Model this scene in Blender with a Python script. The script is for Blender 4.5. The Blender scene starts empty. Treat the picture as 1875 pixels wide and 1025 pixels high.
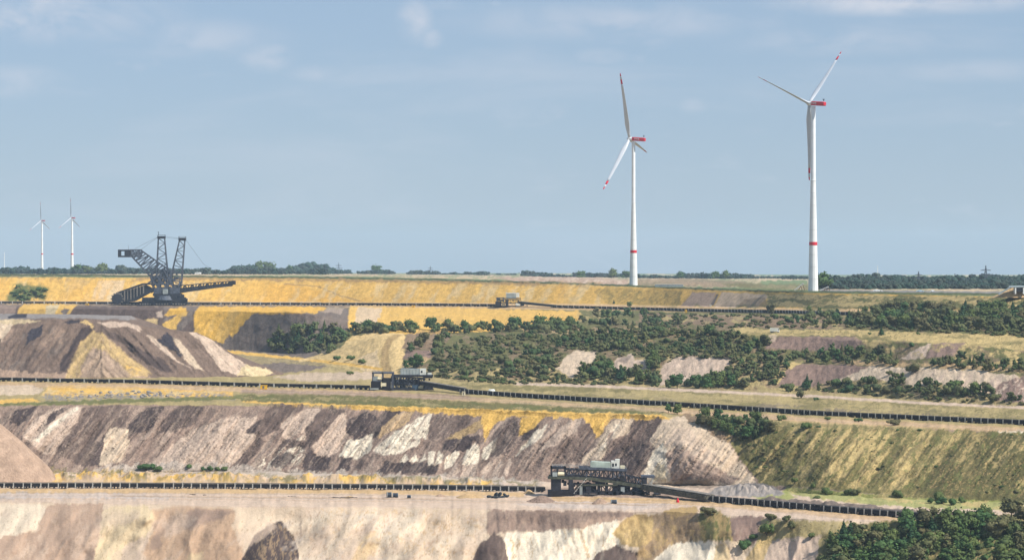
import bpy, math, random
import numpy as np
from mathutils import Vector, Matrix, Euler

R = random.Random(7)
scene = bpy.context.scene
COL = scene.collection
F, CX, HY = 4500.0, 937.5, 486.0          # focal length in photo pixels, image centre, horizon row

# ------------------------------------------------------------------ camera
cam_data = bpy.data.cameras.new('camera')
cam = bpy.data.objects.new('camera', cam_data)
COL.objects.link(cam)
cam.location = (0, 0, 0)
cam.rotation_euler = (math.radians(90), 0, 0)
cam_data.sensor_fit = 'HORIZONTAL'
cam_data.sensor_width = 36.0
cam_data.lens = 36.0 * F / 1875.0
cam_data.shift_y = -(512.5 - HY) / 1875.0
cam_data.clip_start = 1.0
cam_data.clip_end = 120000.0
scene.camera = cam

# ------------------------------------------------------------------ sun and sky
SUN_AZ, SUN_EL = 62.0, 46.0               # degrees to the right of straight behind the camera, height
ce, se = math.cos(math.radians(SUN_EL)), math.sin(math.radians(SUN_EL))
SUN = Vector((math.sin(math.radians(SUN_AZ)) * ce, -math.cos(math.radians(SUN_AZ)) * ce, se))
sun_data = bpy.data.lights.new('sun', 'SUN')
sun_data.energy = 5.0
sun_data.angle = math.radians(0.5)
sun_data.color = (1.0, 0.94, 0.85)
sun = bpy.data.objects.new('sun', sun_data)
COL.objects.link(sun)
sun.rotation_euler = SUN.to_track_quat('Z', 'Y').to_euler()
sun.location = (300, -300, 600)

world = bpy.data.worlds.new('World')
scene.world = world
world.use_nodes = True
wn, wl = world.node_tree.nodes, world.node_tree.links
wn.clear()
w_out = wn.new('ShaderNodeOutputWorld')
w_bg = wn.new('ShaderNodeBackground')
w_sky = wn.new('ShaderNodeTexSky')
w_sky.sky_type = 'NISHITA'
w_sky.sun_disc = False
w_sky.sun_elevation = math.radians(SUN_EL)
w_sky.sun_rotation = math.atan2(SUN.x, SUN.y)
w_sky.altitude = 100
w_sky.air_density = 1.0
w_sky.dust_density = 0.45
w_sky.ozone_density = 1.5
SKY_STRENGTH = 0.072
w_bg.inputs['Strength'].default_value = SKY_STRENGTH
w_tc = wn.new('ShaderNodeTexCoord')
def cloud_layer(scale, loc, lo, hi, detail, amount):
    mp = wn.new('ShaderNodeMapping')
    mp.inputs['Scale'].default_value = scale
    mp.inputs['Location'].default_value = loc
    wl.new(w_tc.outputs['Generated'], mp.inputs['Vector'])
    nz = wn.new('ShaderNodeTexNoise')
    nz.inputs['Scale'].default_value = 1.0
    nz.inputs['Detail'].default_value = detail
    nz.inputs['Roughness'].default_value = 0.55
    nz.inputs['Distortion'].default_value = 0.5
    wl.new(mp.outputs['Vector'], nz.inputs['Vector'])
    mr = wn.new('ShaderNodeMapRange')
    mr.interpolation_type = 'SMOOTHSTEP'
    mr.inputs['From Min'].default_value = lo
    mr.inputs['From Max'].default_value = hi
    mr.inputs['To Max'].default_value = amount
    wl.new(nz.outputs['Fac'], mr.inputs['Value'])
    return mr.outputs['Result']
cl_a = cloud_layer((7, 7, 34), (2.3, 0.4, 1.7), 0.50, 0.80, 6.0, 0.26)
cl_b = cloud_layer((26, 26, 70), (5.1, 1.2, 0.2), 0.58, 0.78, 5.0, 0.20)
cl_n = cloud_layer((30, 30, 60), (1.1, 4.2, 3.2), 0.30, 0.66, 7.0, 1.0)
def wmath(op, a, b):
    q = wn.new('ShaderNodeMath'); q.operation = op
    for k, v in enumerate((a, b)):
        if hasattr(v, 'is_output'): wl.new(v, q.inputs[k])
        else: q.inputs[k].default_value = v
    return q.outputs[0]
def cloud_bank(az, el, saz, sel, amount):
    """one wispy bank of cloud round a direction (tangents of azimuth and height)"""
    d = wn.new('ShaderNodeVectorMath'); d.operation = 'SUBTRACT'; wl.new(w_tc.outputs['Generated'], d.inputs[0])
    v = Vector((az, 1, el)).normalized(); d.inputs[1].default_value = v
    e = wn.new('ShaderNodeVectorMath'); e.operation = 'MULTIPLY'; wl.new(d.outputs[0], e.inputs[0]); e.inputs[1].default_value = (1 / saz, 1 / saz, 1 / sel)
    l_ = wn.new('ShaderNodeVectorMath'); l_.operation = 'LENGTH'; wl.new(e.outputs[0], l_.inputs[0])
    mr = wn.new('ShaderNodeMapRange'); mr.interpolation_type = 'SMOOTHSTEP'; wl.new(l_.outputs['Value'], mr.inputs['Value'])
    mr.inputs['From Min'].default_value = 1.0; mr.inputs['From Max'].default_value = .1; mr.inputs['To Min'].default_value = 0; mr.inputs['To Max'].default_value = amount
    return mr.outputs['Result']
banks = 0.0
for x_, y_, w_, h_, a_ in ((70, 30, 330, 62, .85), (330, 70, 260, 50, .40), (30, 150, 130, 40, .40), (490, 105, 70, 36, .65), (590, 135, 90, 26, .35), (760, 40, 45, 55, .70), (790, 72, 30, 26, .6), (1130, 40, 420, 50, .42),
                        (1660, 4, 330, 34, .95), (1100, 105, 70, 24, .32), (1270, 193, 40, 22, .4), (1560, 75, 300, 40, .35), (1780, 130, 260, 30, .30), (560, 185, 60, 18, .25), (-700, 60, 420, 80, .7), (-300, -150, 600, 90, .6), (900, -260, 900, 120, .6), (2300, 40, 420, 60, .6), (2100, -240, 700, 110, .6), (1400, -520, 1200, 160, .6), (200, -700, 1300, 200, .6)):
    banks = wmath('MAXIMUM', cloud_bank((x_ - CX) / F, (HY - y_) / F, w_ / F, h_ / F, a_), banks)
cl_c = wmath('MULTIPLY', banks, cl_n)
w_add = wn.new('ShaderNodeMath')
w_add.operation = 'MAXIMUM'
wl.new(wmath('MAXIMUM', cl_a, cl_b), w_add.inputs[0]); wl.new(cl_c, w_add.inputs[1])
w_tint = wn.new('ShaderNodeMix')
w_tint.data_type = 'RGBA'; w_tint.blend_type = 'MULTIPLY'
w_tint.inputs['Factor'].default_value = 1.0
wl.new(w_sky.outputs['Color'], w_tint.inputs['A'])
w_tint.inputs['B'].default_value = (0.98, 1.02, 1.22, 1)
w_veil = wn.new('ShaderNodeMix')                # thin even veil of high summer haze over the whole sky
w_veil.data_type = 'RGBA'
w_veil.inputs['Factor'].default_value = .62
wl.new(w_tint.outputs['Result'], w_veil.inputs['A'])
w_veil.inputs['B'].default_value = (.285 / SKY_STRENGTH, .390 / SKY_STRENGTH, .512 / SKY_STRENGTH, 1)
w_mix = wn.new('ShaderNodeMix')
w_mix.data_type = 'RGBA'
wl.new(w_add.outputs[0], w_mix.inputs['Factor'])
wl.new(w_veil.outputs['Result'], w_mix.inputs['A'])
CLOUD = (0.56, 0.575, 0.63)
w_mix.inputs['B'].default_value = tuple(c / SKY_STRENGTH for c in CLOUD) + (1,)
wl.new(w_mix.outputs['Result'], w_bg.inputs['Color'])
wl.new(w_bg.outputs['Background'], w_out.inputs['Surface'])

scene.view_settings.view_transform = 'Standard'
scene.view_settings.look = 'None'
scene.view_settings.gamma = 1.0
scene.view_settings.use_curve_mapping = False
scene.view_settings.exposure = 0.33
scene.render.engine = 'CYCLES'
scene.cycles.max_bounces = 5
scene.cycles.volume_bounces = 1
scene.cycles.use_denoising = True

# ------------------------------------------------------------------ helpers
def tag(o, label=None, cat=None, group=None, kind=None):
    if label: o['label'] = label
    if cat: o['category'] = cat
    if group: o['group'] = group
    if kind: o['kind'] = kind
    return o

def link(name, data, parent=None):
    o = bpy.data.objects.new(name, data)
    COL.objects.link(o)
    if parent is not None: o.parent = parent
    return o

def thing(name, label, cat, loc=(0, 0, 0), rz=0.0, group=None):
    o = bpy.data.objects.new(name, None)
    COL.objects.link(o)
    o.location = loc
    o.rotation_euler = (0, 0, rz)
    return tag(o, label, cat, group)

def copy_tree(o, parent=None):
    c = o.copy(); COL.objects.link(c)
    if parent is not None: c.parent = parent
    for ch in list(o.children): copy_tree(ch, c)
    return c

def mesh_np(name, V, Fc, mats=None, smooth=False):
    """V (n,3) float array, Fc (m,k) int array of equal-size faces"""
    me = bpy.data.meshes.new(name)
    V = np.ascontiguousarray(V, dtype=np.float32); Fc = np.ascontiguousarray(Fc, dtype=np.int32)
    m, k = Fc.shape
    me.vertices.add(len(V)); me.vertices.foreach_set('co', V.ravel())
    me.loops.add(m * k); me.loops.foreach_set('vertex_index', Fc.ravel())
    me.polygons.add(m); me.polygons.foreach_set('loop_start', np.arange(0, m * k, k, dtype=np.int32))
    if smooth: me.polygons.foreach_set('use_smooth', np.ones(m, dtype=bool))
    me.update(calc_edges=True)
    for mt in (mats or []): me.materials.append(mt)
    return me

def vcol(me, name, C):
    a = me.attributes.new(name, 'FLOAT_COLOR', 'POINT')
    C4 = np.ones((len(C), 4), dtype=np.float32); C4[:, :3] = C
    a.data.foreach_set('color', C4.ravel())

class MB:
    """collects solid pieces; build() links them as one mesh object. Coordinates times k = metres."""
    def __init__(s, k=1.0): s.v, s.f, s.k = [], [], k
    def box(s, c, d, rot=None):
        b = len(s.v); hx, hy, hz = d[0] / 2, d[1] / 2, d[2] / 2
        for x, y, z in ((-1,-1,-1),(1,-1,-1),(1,1,-1),(-1,1,-1),(-1,-1,1),(1,-1,1),(1,1,1),(-1,1,1)):
            p = Vector((x * hx, y * hy, z * hz))
            if rot is not None: p = rot @ p
            s.v.append((c[0] + p.x, c[1] + p.y, c[2] + p.z))
        s.f += [tuple(b + i for i in q) for q in ((0,3,2,1),(4,5,6,7),(0,1,5,4),(1,2,6,5),(2,3,7,6),(3,0,4,7))]
        return s
    def span(s, x0, x1, y0, y1, z0, z1): return s.box(((x0+x1)/2, (y0+y1)/2, (z0+z1)/2), (abs(x1-x0), abs(y1-y0), abs(z1-z0)))
    def bar(s, a, b, w, h=None):
        a, b = Vector(a), Vector(b); d = b - a; L = d.length
        if L < 1e-6: return s
        q = d.to_track_quat('X', 'Z').to_matrix()
        return s.box((a + b) / 2, (L, w, h or w), q)
    def cyl(s, a, b, r0, r1=None, n=12, caps=True):
        a, b = Vector(a), Vector(b); r1 = r0 if r1 is None else r1
        q = (b - a).to_track_quat('Z', 'Y').to_matrix(); i0 = len(s.v)
        for p, r in ((a, r0), (b, r1)):
            for k in range(n):
                t = 2 * math.pi * k / n
                w = p + q @ Vector((r * math.cos(t), r * math.sin(t), 0))
                s.v.append(tuple(w))
        for k in range(n):
            k2 = (k + 1) % n
            s.f.append((i0 + k, i0 + k2, i0 + n + k2, i0 + n + k))
        if caps:
            s.f.append(tuple(i0 + k for k in reversed(range(n)))); s.f.append(tuple(i0 + n + k for k in range(n)))
        return s
    def prism(s, pts, y0, y1):
        """outline in (x,z), extruded in y"""
        n = len(pts); i0 = len(s.v)
        s.v += [(x, y0, z) for x, z in pts] + [(x, y1, z) for x, z in pts]
        s.f.append(tuple(i0 + k for k in range(n))); s.f.append(tuple(i0 + n + k for k in reversed(range(n))))
        for k in range(n):
            k2 = (k + 1) % n
            s.f.append((i0 + k, i0 + n + k, i0 + n + k2, i0 + k2))
        return s
    def truss(s, A, B, n, y0, y1, w, sides=(True, True), cross=True):
        """box truss between polyline pairs: A=(a0,a1) top chord, B=(b0,b1) bottom chord in (x,z)"""
        def at(L, t): return (L[0][0] + (L[1][0] - L[0][0]) * t, L[0][1] + (L[1][1] - L[0][1]) * t)
        for y in (y0, y1):
            for L in (A, B): s.bar((L[0][0], y, L[0][1]), (L[1][0], y, L[1][1]), w * 1.35)
            for i in range(n + 1):
                t = i / n; p, q = at(A, t), at(B, t)
                s.bar((p[0], y, p[1]), (q[0], y, q[1]), w * .8)
                if i < n:
                    p2, q2 = at(A, (i + 1) / n), at(B, (i + 1) / n)
                    if i % 2: s.bar((p[0], y, p[1]), (q2[0], y, q2[1]), w * .8)
                    else: s.bar((q[0], y, q[1]), (p2[0], y, p2[1]), w * .8)
        if cross:
            for i in range(n + 1):
                for L in (A, B):
                    p = at(L, i / n); s.bar((p[0], y0, p[1]), (p[0], y1, p[1]), w * .8)
        return s
    def mesh(s, name, mat, smooth=False):
        me = bpy.data.meshes.new(name)
        me.from_pydata([(x * s.k, y * s.k, z * s.k) for x, y, z in s.v], [], s.f)
        me.materials.append(mat)
        if smooth:
            for p in me.polygons: p.use_smooth = True
        me.update()
        return me
    def build(s, name, mat, parent=None, smooth=False):
        return link(name, s.mesh(name, mat, smooth), parent)

# ------------------------------------------------------------------ noise (numpy)
def _hash(ix, iy, seed):
    h = (ix.astype(np.uint32) * np.uint32(374761393) + iy.astype(np.uint32) * np.uint32(668265263) + np.uint32((seed * 2246822519) % 4294967296))
    h = (h ^ (h >> np.uint32(13))) * np.uint32(1274126177)
    h = h ^ (h >> np.uint32(16))
    return (h & np.uint32(0xffffff)).astype(np.float32) / np.float32(0xffffff)

def vnoise(x, y, seed=0):
    x = np.asarray(x, dtype=np.float32) + np.float32(4096); y = np.asarray(y, dtype=np.float32) + np.float32(4096)
    ix, iy = np.floor(x), np.floor(y); fx, fy = x - ix, y - iy
    ix, iy = ix.astype(np.int64), iy.astype(np.int64)
    fx = fx * fx * fx * (fx * (fx * 6 - 15) + 10); fy = fy * fy * fy * (fy * (fy * 6 - 15) + 10)
    a, b, c, d = _hash(ix, iy, seed), _hash(ix + 1, iy, seed), _hash(ix, iy + 1, seed), _hash(ix + 1, iy + 1, seed)
    return (a + (b - a) * fx) * (1 - fy) + (c + (d - c) * fx) * fy

def fbm(x, y, seed=0, octaves=4, gain=0.5):
    s, a, t = 0.0, 1.0, 0.0
    x, y = np.asarray(x, dtype=np.float32), np.asarray(y, dtype=np.float32)
    for o in range(octaves):                  # every octave turned, so no lattice shows
        c, q = 2.03 ** o * math.cos(.6 + 1.1 * o), 2.03 ** o * math.sin(.6 + 1.1 * o)
        s = s + a * vnoise(x * c - y * q + 17.3 * o, x * q + y * c - 9.1 * o, seed + o * 7); t += a; a *= gain
    return s / t * 2 - 1                      # about -1..1

def smoothstep(a, b, v):
    t = np.clip((v - a) / (b - a), 0, 1); return t * t * (3 - 2 * t)

# ------------------------------------------------------------------ terrain profile lines
TX = np.array([0, 250, 420, 560, 700, 850, 1000, 1200, 1350, 1500, 1700, 1875], dtype=float)
def yh(y, h):
    y, h = np.array(y, float), np.array(h, float); return h, h * F / (y - HY)
def yd(y, D):
    y, D = np.array(y, float), np.array(D, float); return (y - HY) * D / F, D
hB = [115]*7 + [114, 113, 112, 112, 112]
B_ = yh([918, 922, 927, 928, 927, 930, 935, 936, 943, 952, 955, 955], hB)
A3 = (B_[0] + 50, B_[1] - 66)
A2 = (np.full(12, 169.0), A3[1] - 160)
A1 = (np.full(12, 172.0), np.full(12, 500.0))
A0 = (np.full(12, 175.0), np.full(12, 60.0))
C_ = yh([866, 864, 862, 864, 872, 877, 882, 886, 890, 905, 915, 918], hB)
D_ = yh([742, 740, 742, 745, 748, 753, 759, 765, 775, 785, 785, 788], [80.5, 80.5, 81, 82, 82.5, 82.5, 82.5, 82.5, 83.5, 84, 84, 84])
E1 = yd([688, 690, 684, 672, 682, 695, 700, 705, 712, 716, 735, 745], [1782, 1765, 1818, 1935, 1837, 1722, 1724, 1692, 1650, 1640, 1518, 1459])
E2 = yd([670, 670, 672, 668, 665, 680, 665, 652, 655, 670, 678, 688], [1960, 1960, 1960, 1990, 1870, 1750, 1770, 1745, 1700, 1690, 1570, 1510])
E3 = yd([655, 655, 660, 662, 640, 655, 645, 642, 645, 655, 660, 670], [2130, 2130, 2070, 2050, 1915, 1850, 1850, 1800, 1750, 1725, 1590, 1530])
E4 = yd([640, 640, 652, 655, 612, 625, 612, 607, 610, 620, 630, 640], [2330, 2330, 2180, 2110, 1980, 1990, 1980, 1880, 1790, 1755, 1620, 1570])
F3 = yd([634, 640, 640, 650, 608, 618, 605, 603, 602, 603, 608, 616], [2450, 2340, 2300, 2180, 2180, 2200, 2250, 2200, 2000, 1870, 1730, 1690])
F4 = yd([564, 566, 570, 572, 600, 600, 583, 580, 580, 582, 586, 590], [2520, 2400, 2345, 2225, 2230, 2300, 2420, 2420, 2220, 2040, 1880, 1780])
G_ = yd([559, 561, 561, 562, 563, 564, 566, 569, 573, 576, 580, 585], [3030, 3030, 3030, 3010, 2960, 2880, 2790, 2650, 2430, 2155, 1955, 1830])
H_ = yd([550, 551, 551, 552, 553, 554, 555, 558, 562, 564, 566, 568], [3140, 3135, 3130, 3105, 3045, 2962, 2870, 2730, 2510, 2230, 2030, 1905])
I_ = yd([506, 508, 508, 509, 512, 515, 519, 526, 532, 536, 540, 543], [3190, 3180, 3175, 3150, 3092, 3010, 2920, 2780, 2560, 2280, 2080, 1955])
J_ = yd([502.5, 503.5, 504, 504.5, 507, 510, 514, 521, 526, 531, 533, 535], [3500, 3500, 3500, 3480, 3430, 3340, 3220, 3060, 2800, 2500, 2300, 2200])
K1 = yd([501.5, 502, 502, 502, 503, 505, 508, 511, 513, 517, 520, 521], [5000]*7 + [4600, 4200, 3800, 3600, 3600])
K2 = yd([500.6]*4 + [501, 502, 503.5, 505, 507, 508, 509, 509], [8000.0]*12)
K3 = yd([499.8]*6 + [500, 501, 502, 503, 503, 503], [13000.0]*12)
K4 = (K3[0] + 90, np.full(12, 19000.0))
LINES = [A0, A1, A2, A3, B_, C_, D_, E1, E2, E3, E4, F3, F4, G_, H_, I_, J_, K1, K2, K3, K4]
L_H = np.array([l[0] for l in LINES]); L_D = np.array([l[1] for l in LINES])
ZONE = {'A': (0, 4), 'B': (4, 5), 'C': (5, 6), 'D': (6, 7), 'E': (7, 13), 'G': (13, 14), 'H': (14, 15), 'I': (15, 20)}

def _smooth_cols(xs):
    """profile lines sampled at columns xs, rounded off between the control columns"""
    out_h, out_d = np.zeros((len(LINES), len(xs))), np.zeros((len(LINES), len(xs)))
    offs = (-45, -30, -15, 0, 15, 30, 45); ws = np.array([1, 2, 3, 4, 3, 2, 1], float); ws /= ws.sum()
    for i in range(len(LINES)):
        for o, w in zip(offs, ws):
            out_h[i] += w * np.interp(xs + o, TX, L_H[i]); out_d[i] += w * np.interp(xs + o, TX, L_D[i])
    return out_h, out_d

def seg_t(y, h0, D0, h1, D1):
    """parameter along a profile segment that projects to image row y"""
    k = (y - HY) / F; den = (h1 - h0) - k * (D1 - D0)
    den = np.where(np.abs(den) < 1e-9, 1e-9, den)
    return (k * D0 - h0) / den

def ground(x, y):
    """first terrain point seen at photo pixel (x, y): returns D, h"""
    hh, dd = _smooth_cols(np.array([float(x)])); hh, dd = hh[:, 0], dd[:, 0]
    for i in range(3, len(LINES) - 1):
        y0 = HY + F * hh[i] / dd[i]; y1 = HY + F * hh[i + 1] / dd[i + 1]
        if y0 >= y >= y1:
            t = float(np.clip(seg_t(y, hh[i], dd[i], hh[i + 1], dd[i + 1]), 0, 1))
            return dd[i] + t * (dd[i + 1] - dd[i]), hh[i] + t * (hh[i + 1] - hh[i])
    return dd[-3], hh[-3]

def ground_h(x, D):
    hh, dd = _smooth_cols(np.array([float(x)]))
    return float(np.interp(D, dd[:, 0], hh[:, 0]))

def P(x, y, D, dz=0.0):
    return Vector(((x - CX) / F * D, D, -(y - HY) / F * D + dz))

def G(x, y, dz=0.0):
    D, h = ground(x, y)
    return Vector(((x - CX) / F * D, D, -h + dz))
# ------------------------------------------------------------------ ground colours (plain material albedo of each kind of earth)
PAL = {
 'mauve': (.25, .178, .138), 'mauvedark': (.118, .084, .070), 'dark': (.062, .046, .044), 'navy': (.042, .038, .047),
 'pinkgrey': (.46, .35, .27), 'white': (.66, .57, .44), 'cream': (.525, .41, .295), 'palesand': (.49, .375, .285),
 'palegrey': (.41, .345, .285), 'tan': (.47, .32, .17), 'tanbrown': (.40, .26, .165), 'yellow': (.60, .37, .098), 'softyellow': (.49, .345, .155),
 'paleyellow': (.53, .42, .25), 'gold': (.62, .36, .07), 'orange': (.58, .33, .07), 'ochre': (.37, .255, .115),
 'brown': (.25, .175, .105), 'grey': (.235, .21, .195), 'greymauve': (.165, .13, .108), 'olive': (.15, .132, .052), 'conebrown': (.33, .24, .185),
 'olivedark': (.085, .078, .032), 'straw': (.43, .325, .145), 'drygrass': (.335, .265, .125), 'green': (.115, .125, .042),
 'lime': (.22, .25, .055), 'scrub': (.13, .125, .05), 'brownscrub': (.215, .15, .095), 'pinktan': (.37, .26, .188),
 'purple': (.22, .15, .12), 'sand': (.60, .43, .20), 'rim': (.30, .19, .085), 'darkgreen': (.06, .075, .028),
 'field': (.16, .20, .10), 'stubble': (.44, .34, .22), 'asphalt': (.20, .19, .185), 'greyish': (.44, .37, .32),
}
OPS = []
def poly(c, *pts, warp=3.2, feather=1.1, amt=1.0): OPS.append(('p', c, np.array(pts, float), warp, feather, amt, None))
def mott(c, *pts, sc=(10, 40), lean=0.75, lo=.1, hi=.35, seed=1, amt=1.0, feather=6): OPS.append(('m', c, np.array(pts, float), 5.0, feather, amt, (sc, lean, lo, hi, seed)))
def trail(c, w, *pts, warp=1.5, feather=1.0, amt=1.0):
    """a strip of width w along a polyline"""
    P_ = np.array(pts, float); up = P_ + [0, -w / 2]; dn = P_ + [0, w / 2]
    OPS.append(('p', c, np.vstack([up, dn[::-1]]), warp, feather, amt, None))

LX, RX = -160, 2040
# plateau
poly('stubble', (LX, 498), (300, 499), (300, 503), (LX, 502))
mott('field', (LX, 496), (RX, 496), (RX, 534), (1400, 531), (1000, 518), (600, 509), (LX, 505), sc=(60, 3), lean=0, lo=-.1, hi=.2, seed=4, amt=.75)
mott('stubble', (LX, 496), (RX, 496), (RX, 534), (1400, 531), (1000, 518), (600, 509), (LX, 505), sc=(70, 2.4), lean=0, lo=.05, hi=.3, seed=9, amt=.8)
poly('pinktan', (900, 510), (960, 507), (1060, 508), (1150, 512), (1150, 522), (1040, 520), (950, 516))
mott('palesand', (920, 510), (1060, 508), (1150, 513), (1150, 522), (1040, 520), (950, 516), sc=(7, 3), lean=.5, lo=-.1, hi=.2, seed=31)
poly('brownscrub', (1168, 512), (1260, 510), (1340, 514), (1390, 520), (1400, 527), (1330, 526), (1168, 522), amt=.7)
poly('field', (1395, 513), (1478, 513), (1478, 521), (1395, 521))
poly('stubble', (1390, 510), (1480, 510), (1480, 513), (1390, 513))
poly('scrub', (1320, 518), (1480, 521), (1480, 530), (1400, 531), (1330, 524), amt=.7)
trail('asphalt', 3.2, (1500, 532), (1640, 533.5), (1790, 535), (1875, 536), (RX, 537))
trail('darkgreen', 3.5, (LX, 503), (160, 504), (300, 506), (430, 507), (600, 508.5), (760, 511), (900, 515), (1000, 517.5), (1160, 523.5), (1300, 529), (1420, 533), (1500, 534.5), (1700, 537.5), (RX, 541))
mott('darkgreen', (LX, 500), (170, 500), (170, 507), (LX, 507), sc=(8, 3), lean=0, lo=0, hi=.2, seed=12)
# far sand face
poly('rim', (250, 507), (700, 512), (1000, 519), (1000, 524), (850, 520), (600, 515), (430, 513), (250, 513), amt=.75)
mott('rim', (LX, 506), (700, 511), (1100, 520), (1100, 528), (700, 517), (LX, 512), sc=(9, 3), lean=0, lo=0, hi=.25, seed=23)
poly('cream', (165, 550), (180, 514), (228, 512), (222, 550), amt=.6, warp=2)
poly('orange', (470, 552), (495, 518), (541, 522), (600, 535), (648, 553))
trail('rim', 2, (520, 520), (580, 524), (620, 540), (665, 553))
poly('ochre', (120, 530), (140, 512), (165, 513), (150, 530), amt=.6)
mott('paleyellow', (LX, 512), (1100, 522), (1100, 556), (LX, 551), sc=(14, 60), lean=.6, lo=0, hi=.4, seed=41, amt=.55)
mott('orange', (LX, 512), (1100, 522), (1100, 556), (LX, 551), sc=(22, 50), lean=.6, lo=.05, hi=.4, seed=44, amt=.6)
mott('green', (10, 552), (25, 522), (50, 519), (88, 526), (80, 552), sc=(6, 5), lean=0, lo=-.5, hi=-.2, seed=45)
poly('olive', (1085, 532), (1110, 525), (1250, 533), (1240, 562), (1160, 560), (1110, 556), amt=.35)
mott('scrub', (1090, 526), (1260, 532), (1250, 562), (1110, 556), sc=(7, 10), lean=.7, lo=-.05, hi=.4, seed=51, amt=.5)
poly('pinktan', (1245, 561), (1268, 535), (1312, 535), (1302, 561), warp=2)
poly('palesand', (1306, 562), (1322, 535), (1412, 539), (1385, 563), warp=2, amt=.8)
poly('greymauve', (1300, 560), (1312, 538), (1317, 538), (1306, 560), warp=1)
poly('brown', (1350, 562), (1365, 547), (1400, 545), (1410, 564), amt=.7)
poly('straw', (1405, 538), (RX, 546), (RX, 568), (1405, 562))
mott('olive', (1405, 535), (RX, 545), (RX, 572), (1405, 566), sc=(40, 5), lean=0, lo=-.05, hi=.2, seed=55)
mott('green', (1405, 535), (RX, 545), (RX, 572), (1405, 566), sc=(30, 4), lean=0, lo=.1, hi=.3, seed=57, amt=.8)
mott('green', (1230, 561), (1540, 570), (1540, 566), (1230, 557), sc=(20, 4), lean=0, lo=-.1, hi=.2, seed=58)
# upper bench track
poly('tan', (LX, 551), (430, 552), (900, 556), (1350, 565), (1350, 572), (900, 565), (430, 561), (LX, 560), amt=.5)
poly('greymauve', (LX, 556), (640, 558), (640, 562), (LX, 561), amt=.8)
# slope below the upper bench, left
poly('mauvedark', (LX, 560), (300, 561), (300, 606), (LX, 604))
poly('yellow', (28, 582), (34, 566), (45, 557), (100, 555), (142, 558), (128, 572), (122, 584), (90, 582), (60, 578))
poly('paleyellow', (85, 560), (110, 558), (98, 578), (84, 576))
poly('greymauve', (110, 573), (118, 563), (126, 565), (120, 577))
poly('mauve', (LX, 560), (30, 560), (26, 580), (LX, 582))
poly('gold', (300, 578), (310, 565), (342, 562), (342, 577), (322, 577))
poly('palesand', (284, 570), (297, 568), (298, 581), (288, 580))
poly('sand', (262, 603), (265, 584), (290, 583), (290, 603), amt=.8)
poly('yellow', (298, 604), (300, 591), (330, 574), (345, 570), (340, 585), (324, 604))
poly('greymauve', (322, 605), (333, 580), (346, 577), (340, 592), (330, 606))
poly('gold', (358, 612), (352, 592), (354, 577), (365, 561), (478, 561), (600, 562), (580, 574), (500, 576), (462, 574), (440, 600), (424, 620), (412, 628), (390, 624))
mott('yellow', (358, 612), (352, 592), (354, 577), (365, 561), (460, 561), (440, 600), (424, 620), (412, 628), sc=(10, 40), lean=.5, lo=0, hi=.3, seed=61)
poly('mauvedark', (330, 608), (346, 590), (356, 585), (355, 609), warp=2)
poly('greymauve', (395, 650), (412, 622), (420, 612), (428, 622), (462, 574), (500, 575), (580, 573), (600, 566), (640, 564), (645, 600), (560, 640), (430, 650))
mott('mauvedark', (395, 650), (424, 622), (462, 575), (640, 566), (640, 600), (430, 650), sc=(20, 6), lean=-.5, lo=0, hi=.4, seed=66, amt=.5)
poly('pinkgrey', (586, 572), (600, 562), (632, 563), (622, 575), (606, 572), amt=.5)
# yellow bench between the ramp and the upper conveyor
poly('yellow', (636, 600), (640, 561), (820, 563), (1060, 569), (1075, 585), (900, 606), (760, 614), (640, 606))
poly('cream', (648, 596), (655, 562), (700, 563), (690, 592), amt=.8)
mott('ochre', (700, 575), (1060, 572), (1060, 590), (700, 600), sc=(30, 5), lean=-2, lo=.1, hi=.4, seed=71, amt=.4)
# mid hillside
mott('brownscrub', (640, 612), (1500, 575), (RX, 590), (RX, 745), (1400, 715), (760, 692), sc=(22, 9), lean=0, lo=-.15, hi=.3, seed=75, amt=.8)
poly('brownscrub', (1170, 574), (1350, 577), (1545, 581), (1545, 603), (1350, 598), (1170, 590))
mott('drygrass', (1060, 570), (1545, 580), (1545, 604), (1060, 600), sc=(30, 8), lean=0, lo=.05, hi=.35, seed=77)
poly('tan', (955, 602), (1000, 596), (1062, 597), (1048, 606), (1000, 606), (960, 608))
mott('tan', (1010, 608), (1150, 600), (1260, 606), (1340, 610), (1200, 622), (1010, 622), sc=(16, 5), lean=0, lo=.05, hi=.25, seed=79)
poly('straw', (1345, 599), (1420, 603), (1545, 604), (1700, 609), (RX, 618), (RX, 648), (1875, 641), (1700, 628), (1560, 615), (1350, 613))
mott('olive', (1345, 599), (1545, 602), (RX, 615), (RX, 645), (1700, 628), (1350, 613), sc=(60, 4), lean=0, lo=.05, hi=.3, seed=81, amt=.7)
poly('purple', (1400, 638), (1418, 617), (1500, 616), (1565, 618), (1592, 630), (1560, 640), (1460, 641))
poly('cream', (1405, 612), (1425, 612), (1420, 625), (1400, 628), amt=.5)
mott('mauvedark', (1420, 620), (1570, 620), (1570, 640), (1420, 640), sc=(6, 6), lean=.8, lo=.1, hi=.4, seed=83, amt=.6)
poly('palesand', (1648, 657), (1672, 640), (1705, 629), (1692, 657))
poly('purple', (1694, 656), (1710, 628), (1768, 627), (1748, 652), warp=2)
mott('straw', (1560, 620), (1875, 640), (1875, 672), (1760, 665), (1600, 640), sc=(20, 10), lean=.5, lo=-.05, hi=.25, seed=85)
poly('tan', (1560, 660), (1640, 664), (1790, 668), (1875, 676), (1875, 682), (1700, 672), (1560, 668), amt=.8)
poly('cream', (1018, 674), (1034, 655), (1052, 641), (1096, 643), (1088, 662), (1064, 680), (1046, 694), (1040, 688))
poly('palesand', (1115, 676), (1130, 655), (1155, 648), (1163, 658), (1192, 661), (1186, 686), (1160, 684), (1130, 680))
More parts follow.
